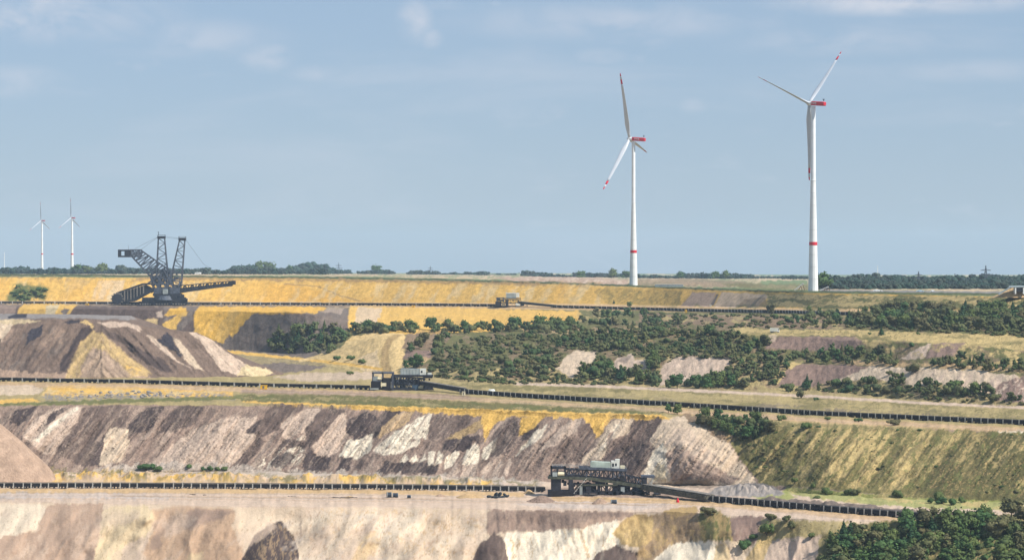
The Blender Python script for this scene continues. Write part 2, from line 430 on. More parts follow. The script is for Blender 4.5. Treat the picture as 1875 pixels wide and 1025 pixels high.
poly('greymauve', (1128, 662), (1140, 652), (1156, 650), (1150, 664), amt=.7)
poly('pinkgrey', (1205, 706), (1212, 668), (1242, 653), (1300, 655), (1348, 657), (1328, 676), (1304, 700), (1250, 700))
mott('palesand', (1205, 706), (1212, 668), (1242, 653), (1348, 657), (1304, 700), sc=(5, 25), lean=.8, lo=-.1, hi=.2, seed=87)
poly('straw', (1418, 696), (1448, 663), (1468, 664), (1430, 704))
poly('purple', (1424, 704), (1440, 678), (1463, 667), (1560, 668), (1592, 672), (1545, 696), (1485, 708))
poly('cream', (1528, 699), (1592, 671), (1645, 672), (1720, 674), (1790, 678), (1870, 688), (1832, 717), (1795, 724), (1740, 702), (1660, 707), (1600, 692))
mott('pinkgrey', (1640, 676), (1870, 690), (1830, 717), (1795, 724), (1700, 700), sc=(8, 30), lean=.7, lo=0, hi=.3, seed=89)
poly('purple', (1808, 728), (1830, 702), (1875, 688), (RX, 692), (RX, 745), (1860, 738))
mott('pinkgrey', (1808, 728), (1830, 702), (1875, 690), (RX, 695), (RX, 742), sc=(5, 20), lean=.8, lo=.1, hi=.3, seed=90)
# ramp
poly('sand', (575, 652), (620, 640), (645, 614), (738, 609), (748, 625), (735, 670), (730, 690), (690, 694), (640, 680), (590, 664))
poly('cream', (655, 655), (690, 640), (700, 690), (665, 684), amt=.45)
poly('ochre', (700, 694), (697, 662), (698, 640), (708, 620), (722, 612), (738, 612), (722, 622), (712, 640), (712, 665), (720, 692), warp=1.5)
trail('tanbrown', 2.2, (704, 690), (702, 650), (713, 622), warp=.5, amt=.5)
poly('purple', (738, 657), (745, 640), (790, 642), (790, 655))
poly('brownscrub', (735, 640), (745, 610), (830, 612), (800, 640))
poly('tan', (742, 668), (760, 656), (790, 655), (770, 668))
# flat between the hump and the ramp
poly('drygrass', (400, 640), (560, 655), (640, 668), (700, 690), (400, 700), amt=.7)
poly('greymauve', (440, 668), (520, 664), (600, 670), (560, 680), (480, 682))
trail('yellow', 5, (400, 642), (440, 646), (520, 654), (600, 662), (660, 670), (700, 676))
trail('sand', 5, (548, 660), (590, 652), (620, 640))
poly('palesand', (500, 690), (560, 682), (680, 680), (690, 694), (560, 698), amt=.8)
# middle bench
trail('tan', 9, (LX, 702), (0, 703), (250, 707), (400, 711), (480, 714), (700, 720), (900, 734), (1200, 750), (1500, 769), (1875, 787), (RX, 793))
poly('mauve', (440, 712), (560, 714), (700, 718), (830, 722), (900, 730), (780, 730), (600, 724), (440, 720), amt=.75)
poly('cream', (LX, 706), (60, 705), (82, 712), (70, 722), (LX, 726))
poly('yellow', (78, 722), (90, 706), (250, 708), (425, 717), (430, 730), (330, 728), (240, 722), (150, 726))
mott('sand', (78, 722), (90, 706), (425, 717), (430, 728), (150, 726), sc=(20, 5), lean=0, lo=0, hi=.3, seed=101)
poly('yellow', (LX, 735), (0, 731), (60, 729), (75, 734), (40, 737), (LX, 739))
mott('grey', (75, 722), (300, 718), (420, 720), (430, 732), (300, 728), (80, 735), sc=(4, 3), lean=0, lo=-.1, hi=.15, seed=103)
poly('green', (LX, 741), (0, 738), (150, 733), (300, 728), (470, 723), (470, 730), (300, 735), (150, 740), (LX, 746), amt=.85)
poly('olive', (440, 724), (600, 722), (900, 736), (1215, 752), (1215, 757), (900, 752), (640, 742), (440, 734))
mott('green', (440, 722), (900, 734), (1215, 750), (1215, 760), (900, 752), (440, 734), sc=(26, 4), lean=0, lo=-.1, hi=.2, seed=105, amt=.8)
mott('drygrass', (440, 722), (900, 734), (1215, 750), (1215, 760), (900, 752), (440, 734), sc=(40, 3), lean=0, lo=.1, hi=.3, seed=106, amt=.7)
mott('olive', (760, 698), (1100, 702), (1500, 722), (RX, 760), (RX, 780), (1500, 752), (1100, 732), (800, 706), sc=(50, 5), lean=0, lo=-.1, hi=.25, seed=107, amt=.75)
trail('palesand', 5, (940, 702), (1100, 707), (1300, 716), (1500, 726), (1700, 738), (1875, 746), (RX, 755))
mott('greymauve', (950, 722), (1100, 724), (1875, 762), (RX, 770), (RX, 776), (1500, 756), (950, 728), sc=(40, 3), lean=0, lo=.1, hi=.3, seed=109, amt=.7)
poly('white', (1815, 793), (1830, 788), (1875, 788), (RX, 790), (RX, 797), (1840, 796))
poly('straw', (1480, 775), (1700, 784), (1815, 790), (1815, 796), (1600, 792), (1480, 783), amt=.6)
# middle dump slope ---------------------------------------------------------
mott('mauvedark', (LX, 742), (1240, 765), (1200, 880), (900, 878), (500, 866), (LX, 866), sc=(24, 90), lean=.75, lo=-.05, hi=.35, seed=111, amt=.45)
mott('pinkgrey', (LX, 742), (1240, 765), (1200, 880), (900, 878), (500, 866), (LX, 866), sc=(17, 70), lean=.75, lo=.08, hi=.4, seed=113, amt=.55)
poly('dark', (12, 770), (20, 752), (70, 742), (55, 765), (32, 779))
poly('pinkgrey', (58, 770), (95, 748), (150, 744), (136, 780), (100, 832), (80, 832), (55, 812), (40, 795))
poly('mauve', (0, 742), (30, 745), (14, 770), (0, 774))
poly('dark', (78, 780), (96, 753), (132, 743), (108, 760), (96, 772))
poly('white', (60, 806), (95, 776), (128, 752), (140, 744), (143, 748), (110, 776), (70, 808), warp=2.5)
poly('mauvedark', (150, 746), (237, 741), (228, 790), (196, 802), (182, 852), (158, 856), (98, 826), (122, 798), (145, 766), amt=.85)
poly('dark', (232, 786), (240, 768), (270, 745), (304, 743), (288, 763), (280, 782), (240, 798))
poly('dark', (290, 792), (296, 772), (328, 742), (377, 743), (357, 775), (320, 790), amt=.8)
poly('cream', (180, 850), (193, 798), (203, 780), (234, 788), (237, 814), (219, 846))
poly('dark', (160, 852), (176, 812), (192, 796), (186, 830), (182, 852), amt=.8)
poly('pinkgrey', (288, 854), (315, 814), (355, 785), (416, 763), (470, 763), (470, 790), (431, 830), (416, 853))
poly('palesand', (396, 850), (420, 820), (440, 790), (468, 775), (470, 800), (440, 848), amt=.7)
poly('dark', (446, 793), (470, 770), (490, 764), (470, 792), warp=3)
poly('mauvedark', (418, 858), (440, 838), (470, 800), (488, 808), (450, 850))
poly('mauvedark', (468, 785), (496, 744), (560, 740), (553, 750), (518, 768), (513, 784), (470, 806))
poly('pinkgrey', (514, 774), (564, 746), (588, 748), (560, 788), (522, 806))
mott('white', (470, 850), (510, 806), (560, 800), (555, 840), (500, 866), sc=(4, 45), lean=.85, lo=.02, hi=.2, seed=117)
poly('mauvedark', (559, 806), (561, 782), (588, 748), (622, 748), (633, 752), (612, 778), (579, 808), (569, 818), (538, 818), (511, 816), (521, 803))
poly('pinkgrey', (571, 818), (600, 785), (622, 758), (632, 757), (637, 797), (617, 830), (597, 834), (577, 829))
poly('dark', (552, 855), (560, 830), (569, 810), (572, 828), (597, 836), (608, 833), (602, 857), (582, 862), (559, 859))
poly('dark', (490, 855), (505, 835), (528, 826), (540, 838), (522, 856), amt=.85)
poly('dark', (635, 792), (636, 766), (650, 763), (660, 758), (674, 752), (682, 757), (692, 763), (704, 751), (741, 748), (713, 773), (688, 801), (668, 803), (648, 803))
poly('tan', (691, 803), (698, 782), (724, 759), (759, 753), (745, 775), (716, 791))
poly('white', (620, 836), (635, 807), (660, 801), (682, 796), (681, 824), (653, 842))
poly('white', (686, 820), (721, 791), (749, 777), (767, 763), (793, 753), (785, 782), (780, 803), (757, 803), (724, 835), (688, 830))
poly('white', (722, 826), (745, 812), (770, 801), (768, 812), (732, 830))
mott('mauve', (620, 840), (640, 800), (790, 755), (785, 800), (690, 835), sc=(4, 30), lean=.9, lo=.25, hi=.4, seed=119, amt=.8)
for q in (((731, 844), (744, 829), (750, 840), (739, 846)), ((749, 844), (762, 829), (766, 843)), ((766, 846), (778, 829), (780, 843)), ((781, 849), (785, 827), (796, 827), (794, 849)),
          ((797, 850), (803, 824), (812, 832), (808, 848)), ((814, 858), (817, 835), (838, 822), (841, 833), (826, 855)), ((846, 850), (855, 823), (871, 809), (879, 823), (877, 847), (861, 852)), ((881, 842), (886, 820), (912, 799), (907, 823), (891, 840))):
    poly('white', *q, warp=2)
for q in (((815, 872), (835, 850), (842, 862), (832, 874)), ((842, 874), (850, 852), (875, 848), (868, 872)), ((880, 866), (895, 845), (903, 848), (890, 872)), ((900, 870), (915, 840), (922, 848), (912, 872)), ((920, 868), (932, 840), (938, 845), (930, 870))):
    poly('pinkgrey', *q, warp=2)
poly('dark', (689, 865), (706, 846), (749, 845), (803, 851), (797, 868), (724, 865))
poly('dark', (616, 860), (626, 838), (644, 838), (641, 858), (628, 862))
poly('mauvedark', (650, 856), (662, 840), (672, 846), (658, 860))
poly('dark', (808, 824), (816, 805), (876, 796), (882, 813), (868, 805), (858, 824), (845, 826))
poly('mauvedark', (782, 793), (792, 759), (820, 761), (874, 758), (850, 783), (820, 801), (784, 803), amt=.8)
poly('dark', (898, 835), (905, 790), (930, 768), (950, 764), (948, 802), (926, 832), amt=.75)
poly('dark', (952, 806), (968, 778), (988, 779), (975, 799), (958, 806))
poly('white', (945, 835), (956, 818), (983, 786), (1003, 779), (991, 801), (965, 818))
poly('pinkgrey', (985, 826), (1011, 798), (1046, 766), (1066, 766), (1057, 789), (1021, 812))
poly('palesand', (1012, 800), (1040, 776), (1058, 768), (1050, 785), (1020, 806), amt=.7)
poly('mauvedark', (1011, 850), (1026, 818), (1057, 798), (1067, 766), (1091, 793), (1091, 820), (1067, 845), amt=.8)
poly('dark', (952, 864), (960, 848), (972, 848), (968, 862), amt=.7)
poly('cream', (1062, 856), (1068, 838), (1092, 816), (1115, 775), (1133, 766), (1162, 766), (1150, 794), (1118, 804), (1105, 838), (1082, 845))
poly('white', (1092, 836), (1108, 800), (1128, 775), (1135, 780), (1112, 812), amt=.8)
poly('conebrown', (1108, 812), (1116, 790), (1124, 790), (1117, 812))
poly('mauvedark', (1112, 840), (1123, 813), (1150, 793), (1162, 766), (1217, 764), (1209, 784), (1189, 809), (1158, 820))
poly('dark', (1100, 850), (1115, 828), (1128, 820), (1194, 812), (1199, 822), (1181, 853), (1168, 873), (1148, 868), (1105, 862), amt=.85)
poly('cream', (1216, 764), (1245, 760), (1282, 779), (1332, 810), (1366, 860), (1392, 892), (1180, 892), (1175, 866), (1200, 826), (1190, 806))
poly('white', (1178, 868), (1194, 828), (1211, 812), (1221, 823), (1224, 849), (1228, 880), (1204, 890), warp=2.5)
poly('paleyellow', (1190, 880), (1205, 845), (1218, 850), (1222, 880), amt=.7)
poly('palesand', (1216, 815), (1232, 788), (1262, 782), (1290, 815), (1330, 850), (1290, 845), (1250, 818), amt=.7)
poly('conebrown', (1220, 827), (1239, 817), (1260, 826), (1295, 850), (1333, 867), (1358, 878), (1336, 886), (1282, 873), (1257, 879), (1227, 881))
poly('dark', (1228, 880), (1257, 874), (1300, 866), (1320, 871), (1340, 888), (1295, 896), (1244, 891), amt=.55)
poly('palegrey', (170, 866), (180, 852), (300, 846), (420, 850), (480, 858), (600, 862), (700, 867), (800, 871), (930, 876), (1010, 884), (930, 888), (700, 880), (480, 874), (300, 864), amt=.9, warp=6)
SL = ((LX, 744), (440, 744), (800, 752), (1210, 768), (1180, 880), (900, 876), (500, 864), (LX, 864))
mott('palesand', *SL, sc=(7, 70), lean=.75, lo=.16, hi=.46, seed=164, amt=.26)
mott('mauvedark', *SL, sc=(6, 60), lean=.75, lo=.16, hi=.46, seed=166, amt=.24)
mott('dark', *SL, sc=(2.6, 34), lean=.75, lo=.26, hi=.42, seed=161, amt=.36)
mott('palesand', *SL, sc=(2.4, 30), lean=.75, lo=.28, hi=.44, seed=163, amt=.3)
mott('dark', *SL, sc=(4, 3.4), lean=.4, lo=.40, hi=.5, seed=165, amt=.6)
CN = ((1216, 768), (1246, 764), (1282, 782), (1330, 812), (1364, 860), (1385, 888), (1190, 888), (1200, 830))
mott('conebrown', *CN, sc=(2.6, 30), lean=-.3, lo=.2, hi=.4, seed=167, amt=.4)
# yellow crest band and funnels
poly('yellow', (440, 734), (520, 736), (560, 737), (640, 741), (800, 747), (940, 750), (1070, 755), (1200, 759), (1236, 764), (1190, 767), (1070, 766), (940, 762), (860, 760), (720, 752), (600, 745), (470, 740))
poly('yellow', (879, 761), (884, 785), (889, 809), (896, 790), (906, 776), (945, 758), (920, 752), warp=2.5)
poly('ochre', (815, 803), (843, 787), (881, 766), (886, 782), (845, 801), amt=.8)
poly('yellow', (949, 797), (955, 764), (1000, 761), (976, 784), (956, 795), warp=2.5)
poly('yellow', (1068, 764), (1120, 764), (1098, 799), (1091, 803), (1082, 780), warp=2.5)
# gully and green slope to the right
poly('brownscrub', (1240, 758), (1400, 764), (1410, 790), (1345, 805), (1330, 810), (1280, 778))
mott('ochre', (1290, 770), (1400, 768), (1380, 800), (1335, 808), sc=(10, 10), lean=.5, lo=0, hi=.2, seed=121)
poly('olive', (1335, 812), (1352, 800), (1400, 772), (1440, 772), (1700, 786), (RX, 796), (RX, 925), (1700, 912), (1450, 890), (1395, 888), (1366, 856))
mott('straw', (1350, 806), (1400, 775), (1440, 774), (1800, 792), (1780, 905), (1700, 905), (1450, 886), (1395, 884), sc=(13, 80), lean=.8, lo=-.12, hi=.25, seed=123)
mott('olivedark', (1340, 810), (1400, 774), (1875, 795), (1875, 918), (1700, 905), (1450, 886), (1395, 884), sc=(9, 40), lean=.8, lo=0, hi=.3, seed=125, amt=.6)
poly('olivedark', (1668, 900), (1700, 860), (1735, 820), (1778, 796), (1875, 792), (RX, 796), (RX, 925), (1760, 915), (1700, 908), warp=9, feather=6, amt=.85)
mott('straw', (1700, 900), (1780, 800), (RX, 800), (RX, 915), sc=(10, 70), lean=.8, lo=.18, hi=.35, seed=127, amt=.7)
mott('green', (1345, 808), (1400, 774), (RX, 795), (RX, 918), (1450, 886), sc=(7, 12), lean=.6, lo=.15, hi=.35, seed=129, amt=.7)
mott('ochre', (1345, 808), (1400, 774), (RX, 795), (RX, 918), (1450, 886), sc=(3.2, 3), lean=.3, lo=.2, hi=.4, seed=131, amt=.6)
# lower bench
poly('lime', (1360, 908), (1375, 903), (1440, 900), (1462, 911), (1400, 916), amt=.8)
poly('lime', (1430, 900), (1440, 890), (1520, 898), (1700, 912), (1875, 918), (1875, 935), (1740, 932), (1600, 924), (1500, 914), amt=.75)
mott('straw', (1440, 892), (1875, 918), (1875, 935), (1600, 924), (1450, 908), sc=(20, 6), lean=0, lo=0, hi=.3, seed=133, amt=.8)
poly('greymauve', (1380, 915), (1440, 912), (1560, 924), (1690, 938), (1680, 946), (1540, 934), (1390, 920), warp=4)
poly('grey', (1296, 902), (1320, 892), (1370, 884), (1398, 884), (1425, 894), (1436, 905), (1385, 911), (1310, 908))
mott('palegrey', (1296, 902), (1370, 884), (1436, 905), (1310, 908), sc=(5, 4), lean=0, lo=0, hi=.2, seed=135, amt=.6)
poly('tan', (LX, 875), (300, 872), (480, 876), (900, 886), (900, 896), (LX, 890), amt=.55)
mott('yellow', (LX, 866), (240, 862), (480, 872), (900, 882), (900, 892), (480, 884), (200, 880), (LX, 884), sc=(16, 6), lean=.6, lo=-.05, hi=.2, seed=137)
mott('olive', (LX, 858), (240, 860), (480, 870), (1000, 884), (1000, 892), (480, 882), (LX, 874), sc=(14, 4), lean=.3, lo=-.02, hi=.2, seed=139, amt=.85)
trail('tan', 8, (LX, 898), (300, 898), (700, 900), (960, 905))
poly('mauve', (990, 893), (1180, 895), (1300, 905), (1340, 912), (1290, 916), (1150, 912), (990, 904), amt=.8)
poly('greyish', (LX, 903), (120, 902), (330, 908), (300, 913), (100, 912), (LX, 914), warp=6, feather=3)
poly('grey', (LX, 908), (30, 909), (20, 914), (LX, 916), amt=.5, feather=3)
poly('greyish', (930, 920), (1100, 916), (1240, 922), (1180, 932), (1000, 930), amt=.8, feather=3)
trail('tan', 9, (1010, 912), (1240, 918), (1400, 930), (1560, 944), (1680, 954))
trail('brown', 1.6, (205, 908), (470, 911), (700, 913), (960, 918), (1185, 925), warp=.8, amt=.7)
trail('brown', 1.4, (1300, 927), (1440, 938), (1560, 950), warp=.8, amt=.5)
for k_, c_ in enumerate(('brown', 'palesand', 'tanbrown', 'greyish', 'tanbrown')):
    trail(c_, 1.3, (LX, 901 + k_ * 3), (300, 902.5 + k_ * 2.6), (700, 906 + k_ * 2.8), (1000, 911 + k_ * 2.4), (1240, 917 + k_ * 2), (1400, 929 + k_ * 1.6), (1680, 953 + k_), warp=1.2, amt=.5)
    trail(c_, 1.1, (LX, 700 + k_ * 1.6), (250, 704.5 + k_ * 1.6), (480, 711 + k_ * 1.8), (700, 717 + k_ * 2), (900, 728 + k_ * 2), (1200, 747 + k_ * 1.6), (1500, 766 + k_ * 1.4), (1875, 784 + k_ * 1.4), warp=1.0, amt=.45)
# lowest slope
mott('white', (430, 930), (890, 934), (890, 1060), (430, 1060), sc=(60, 50), lean=.9, lo=0, hi=.5, seed=181, amt=.45, feather=14)
mott('pinktan', (430, 930), (890, 934), (890, 1060), (430, 1060), sc=(40, 24), lean=.9, lo=.12, hi=.5, seed=183, amt=.45, feather=14)
mott('palesand', (LX, 916), (1000, 932), (1000, 1060), (LX, 1060), sc=(60, 40), lean=.4, lo=0, hi=.5, seed=141, amt=.5)
poly('white', (LX, 924), (75, 922), (88, 935), (70, 968), (0, 984), (LX, 990), amt=.5)
poly('pinktan', (66, 972), (76, 950), (88, 924), (120, 921), (150, 922), (190, 922), (188, 945), (184, 962), (164, 1060), (LX, 1060), (LX, 990), (0, 984))
poly('paleyellow', (188, 935), (200, 927), (270, 925), (288, 945), (272, 972), (226, 1060), (164, 1060), (184, 962), amt=.7)
poly('palesand', (225, 1000), (275, 975), (260, 1060), (215, 1060), amt=.7)
poly('tanbrown', (278, 934), (330, 926), (426, 931), (442, 975), (450, 1060), (280, 1060), (262, 1010), (288, 955), amt=.85, feather=4)
poly('pinktan', (276, 955), (335, 940), (340, 965), (290, 985), amt=.8, feather=4)
poly('mauve', (330, 960), (340, 938), (362, 930), (380, 933), (395, 932), (428, 936), (405, 950), (372, 958), (345, 972), feather=4, amt=.9)
poly('mauve', (272, 1005), (280, 980), (290, 975), (298, 1000), (285, 1006), feather=2, amt=.7)
poly('paleyellow', (330, 1060), (345, 1015), (370, 1010), (375, 1060), feather=3, amt=.6)
poly('cream', (425, 960), (440, 930), (560, 928), (560, 960), (548, 960), (512, 950), (470, 972), (440, 1000), amt=.7)
poly('greymauve', (548, 960), (552, 950), (552, 990), (546, 1000), amt=.6)
poly('dark', (436, 1060), (442, 1025), (468, 976), (512, 952), (524, 962), (537, 982), (546, 1005), (552, 1060), warp=2)
mott('brown', (440, 1060), (470, 976), (512, 953), (536, 982), (552, 1060), sc=(3, 14), lean=-.3, lo=0, hi=.3, seed=143, amt=.8)
poly('softyellow', (630, 1060), (655, 1000), (672, 976), (684, 974), (695, 990), (690, 1006), (668, 1025), (650, 1060), amt=.5, feather=4)
mott('tan', (580, 930), (960, 935), (880, 1020), (640, 1020), sc=(9, 5), lean=-1.2, lo=.22, hi=.38, seed=145, amt=.6)
mott('palegrey', (470, 940), (760, 935), (700, 1060), (560, 1060), sc=(30, 20), lean=1.2, lo=.05, hi=.4, seed=147, amt=.6)
mott('tanbrown', (560, 936), (890, 936), (880, 1060), (560, 1060), sc=(5, 3.2), lean=-1.2, lo=.34, hi=.46, seed=171, amt=.65)
mott('palesand', (LX, 930), (890, 935), (890, 1060), (LX, 1060), sc=(34, 40), lean=.8, lo=.05, hi=.4, seed=175, amt=.5, feather=12)
mott('brown', (LX, 935), (890, 938), (890, 1050), (LX, 1050), sc=(5, 3.0), lean=-.8, lo=.42, hi=.5, seed=185, amt=.55)
poly('mauve', (890, 978), (893, 936), (905, 931), (940, 935), (1000, 934), (1140, 936), (1172, 941), (1130, 952), (1060, 966), (1000, 972), (940, 971), warp=3)
mott('mauvedark', (890, 940), (1140, 936), (1140, 948), (890, 950), sc=(14, 5), lean=0, lo=0, hi=.3, seed=149, amt=.6)
poly('pinktan', (1000, 975), (1060, 955), (1110, 945), (1150, 945), (1100, 962), amt=.6)
poly('white', (915, 1060), (925, 976), (1000, 971), (1060, 966), (1130, 952), (1137, 982), (1126, 1060))
mott('tan', (925, 980), (1060, 966), (1130, 955), (1120, 1060), (920, 1060), sc=(5, 40), lean=-.2, lo=.3, hi=.42, seed=151, amt=.7)
for cx_ in (962, 978, 1056):
    trail('tan', 1.6, (cx_, 972), (cx_ + 6, 990), (cx_ - 2, 1008), (cx_ + 4, 1060), warp=2.5, feather=.8, amt=.8)
poly('mauvedark', (866, 1022), (880, 992), (892, 986), (905, 974), (921, 984), (926, 998), (936, 1060), (868, 1060), warp=2)
poly('mauvedark', (1075, 1060), (1085, 1022), (1105, 1006), (1120, 1000), (1132, 998), (1166, 1015), (1180, 1060))
poly('brown', (1165, 1018), (1188, 945), (1262, 929), (1282, 944), (1288, 985), (1240, 998), (1200, 1030), (1170, 1060))
mott('ochre', (1165, 1018), (1188, 945), (1262, 929), (1282, 944), (1288, 985), (1200, 1030), sc=(10, 14), lean=-.3, lo=0, hi=.25, seed=153, amt=.7)
poly('ochre', (1122, 975), (1140, 952), (1165, 940), (1183, 940), (1196, 955), (1193, 990), (1165, 1004), (1140, 998))
mott('softyellow', (1122, 975), (1165, 940), (1196, 955), (1193, 990), (1140, 998), sc=(6, 18), lean=-.4, lo=0, hi=.25, seed=155)
poly('ochre', (1215, 938), (1230, 930), (1275, 926), (1280, 938), (1240, 946))
poly('olive', (1278, 945), (1286, 932), (1305, 930), (1340, 950), (1342, 990), (1285, 988))
mott('green', (1278, 945), (1305, 930), (1342, 950), (1342, 990), (1285, 988), sc=(5, 6), lean=0, lo=0, hi=.3, seed=157, amt=.7)
mott('ochre', (1278, 940), (1305, 930), (1342, 950), (1342, 992), (1285, 990), sc=(6, 14), lean=-.3, lo=-.1, hi=.2, seed=158, amt=.8)
poly('purple', (1338, 946), (1395, 944), (1403, 950), (1392, 982), (1374, 998), (1342, 990))
poly('white', (1188, 1060), (1196, 1024), (1230, 996), (1268, 990), (1302, 990), (1333, 1000), (1336, 1060))
poly('softyellow', (1306, 1030), (1310, 996), (1326, 993), (1335, 1002), (1336, 1060), amt=.7)
poly('drygrass', (1395, 950), (1560, 955), (1520, 985), (1420, 990), (1380, 1005))
poly('softyellow', (1352, 1060), (1372, 1008), (1395, 985), (1420, 985), (1400, 1015), (1390, 1060), amt=.85)
poly('pinkgrey', (1392, 1060), (1408, 1000), (1422, 986), (1505, 980), (1495, 1060))
poly('olive', (1490, 1060), (1500, 985), (1560, 960), (1700, 945), (RX, 935), (RX, 1060))
mott('drygrass', (1490, 1060), (1500, 985), (1700, 945), (RX, 935), (RX, 1060), sc=(14, 12), lean=0, lo=.05, hi=.3, seed=159)
N_GROUND = len(OPS)
# the dark spoil heap on the left (painted on its own mesh) ----------------
mott('dark', (LX, 580), (200, 585), (150, 690), (LX, 695), sc=(20, 40), lean=.8, lo=0, hi=.3, seed=201, amt=.4)
mott('pinktan', (LX, 600), (140, 600), (130, 690), (LX, 695), sc=(26, 34), lean=.6, lo=.1, hi=.45, seed=203, amt=.5)
mott('greymauve', (0, 590), (120, 600), (110, 690), (0, 680), sc=(14, 20), lean=.6, lo=.1, hi=.3, seed=205, amt=.7)
poly('pinktan', (LX, 680), (0, 676), (60, 682), (130, 684), (280, 690), (280, 696), (LX, 696), amt=.8)
poly('cream', (LX, 584), (20, 585), (23, 594), (12, 614), (4, 622), (LX, 622))
poly('paleyellow', (LX, 583), (0, 583), (60, 586), (75, 588), (40, 592), (LX, 590), amt=.7)
poly('navy', (50, 611), (56, 602), (79, 595), (73, 616), (60, 623), (46, 631))
poly('navy', (118, 590), (130, 585), (150, 587), (140, 593))
poly('dark', (146, 604), (154, 598), (168, 600), (174, 604), (148, 630), (140, 644), (130, 665), (119, 678), (108, 676), (112, 658), (126, 640))
poly('softyellow', (117, 694), (128, 670), (139, 644), (147, 628), (171, 606), (186, 609), (209, 629), (238, 655), (262, 671), (277, 686), (236, 692), (150, 694), amt=.85, feather=2.5)
poly('conebrown', (147, 694), (150, 671), (158, 649), (173, 635), (195, 645), (220, 668), (240, 687), (232, 692), amt=.85, feather=3)
mott('mauve', (117, 694), (147, 628), (178, 610), (209, 629), (277, 686), sc=(5, 16), lean=-.3, lo=.1, hi=.45, seed=211, amt=.6)
mott('yellow', (215, 645), (275, 684), (250, 690), (215, 660), sc=(40, 3), lean=0, lo=.1, hi=.3, seed=207)
poly('softyellow', (146, 589), (158, 586), (173, 598), (171, 603), (160, 596))
poly('pinkgrey', (176, 591), (200, 589), (231, 588), (262, 603), (257, 608), (236, 600), (222, 598), (205, 602), (190, 597))
poly('dark', (236, 628), (268, 645), (296, 656), (320, 680), (295, 681), (266, 662), (238, 642), amt=.9)
poly('dark', (190, 605), (215, 612), (240, 628), (232, 634), (205, 622), amt=.7)
poly('palesand', (267, 613), (274, 612), (296, 628), (324, 659), (353, 676), (337, 669), (307, 652), (287, 632), warp=2)
poly('navy', (290, 622), (300, 612), (308, 610), (321, 620), (321, 632), (333, 643), (334, 657), (315, 640), (298, 632))
poly('cream', (318, 617), (330, 623), (344, 640), (355, 657), (373, 678), (355, 672), (337, 657), (329, 642), warp=2.5)
poly('palesand', (346, 608), (359, 608), (388, 622), (414, 644), (446, 664), (465, 676), (434, 686), (404, 677), (385, 650), (367, 624), warp=2)
poly('paleyellow', (432, 686), (450, 669), (490, 674), (502, 684), (470, 690))
poly('grey', (LX, 572), (120, 574), (240, 577), (250, 585), (130, 583), (0, 584), (LX, 584))
poly('navy', (14, 579), (28, 575), (50, 572), (49, 582), (16, 583), warp=1.5)

def in_poly(px, py, pts):
    n = len(pts); inside = np.zeros(px.shape, bool); d2 = np.full(px.shape, 1e9, np.float32)
    for i in range(n):
        x0, y0 = pts[i]; x1, y1 = pts[(i + 1) % n]
        if y0 != y1:
            c = ((y0 > py) != (y1 > py)) & (px < (x1 - x0) * (py - y0) / (y1 - y0) + x0)
            inside ^= c
        dx, dy = x1 - x0, y1 - y0; L2 = dx * dx + dy * dy + 1e-9
        t = np.clip(((px - x0) * dx + (py - y0) * dy) / L2, 0, 1)
        d2 = np.minimum(d2, (px - x0 - t * dx) ** 2 + (py - y0 - t * dy) ** 2)
    d = np.sqrt(d2)
    return np.where(inside, d, -d)

def paint(x, y, base, ops, heap_side=False):
    """albedo at photo positions: each earth patch with ragged edges"""
    C = base.astype(np.float32).copy()
    wx = fbm(x / 8, y / 8, 301, 4, .6) ; wy = fbm(x / 8, y / 8, 302, 4, .6)
    # loose earth runs downhill: patch edges finger out along the run of the slope
    lean_ = np.where(y > 905, .35, .75)
    if heap_side: lean_ = np.where(x < 185, .7, -.9)
    on = smoothstep(742, 760, y) * (1 - smoothstep(868, 885, y)) + .6 * smoothstep(925, 940, y)
    if heap_side: on = smoothstep(590, 605, y) * (1 - smoothstep(680, 690, y))
    aa = x + lean_ * y
    fing = on * (fbm(aa / 4.5, y / 60, 305, 3) * 1.3 + .5 * fbm(aa / 15, y / 90, 306, 2))
    thin = np.clip(smoothstep(.1, .6, fbm(aa / 7, y / 26, 307, 4, .6)) * on, 0, 1)
    for op in ops:
        _, c, pts, warp, feather, amt, ex = op
        x0, y0 = pts.min(0) - warp * 2.5 - feather; x1, y1 = pts.max(0) + warp * 2.5 + feather
        idx = np.nonzero((x > x0) & (x < x1) & (y > y0) & (y < y1))[0]
        if len(idx) == 0: continue
        k = fing[idx] * min(warp, 6) * 1.0
        px, py = x[idx] + wx[idx] * warp * 1.15 + lean_[idx] * k, y[idx] + wy[idx] * warp * 1.15 - k
        a = smoothstep(-feather, feather, in_poly(px, py, pts)) * amt
        a = a * (1 - .3 * thin[idx] * min(1, warp / 3.5))
        if ex is not None:
            (sx, sy), lean, lo, hi, seed = ex
            n = fbm((px + lean * py) / sx, py / sy, seed, 4, .6)
            a = a * smoothstep(lo, hi, n)
        C[idx] += a[:, None] * (np.array(PAL[c], np.float32) - C[idx])
    return C

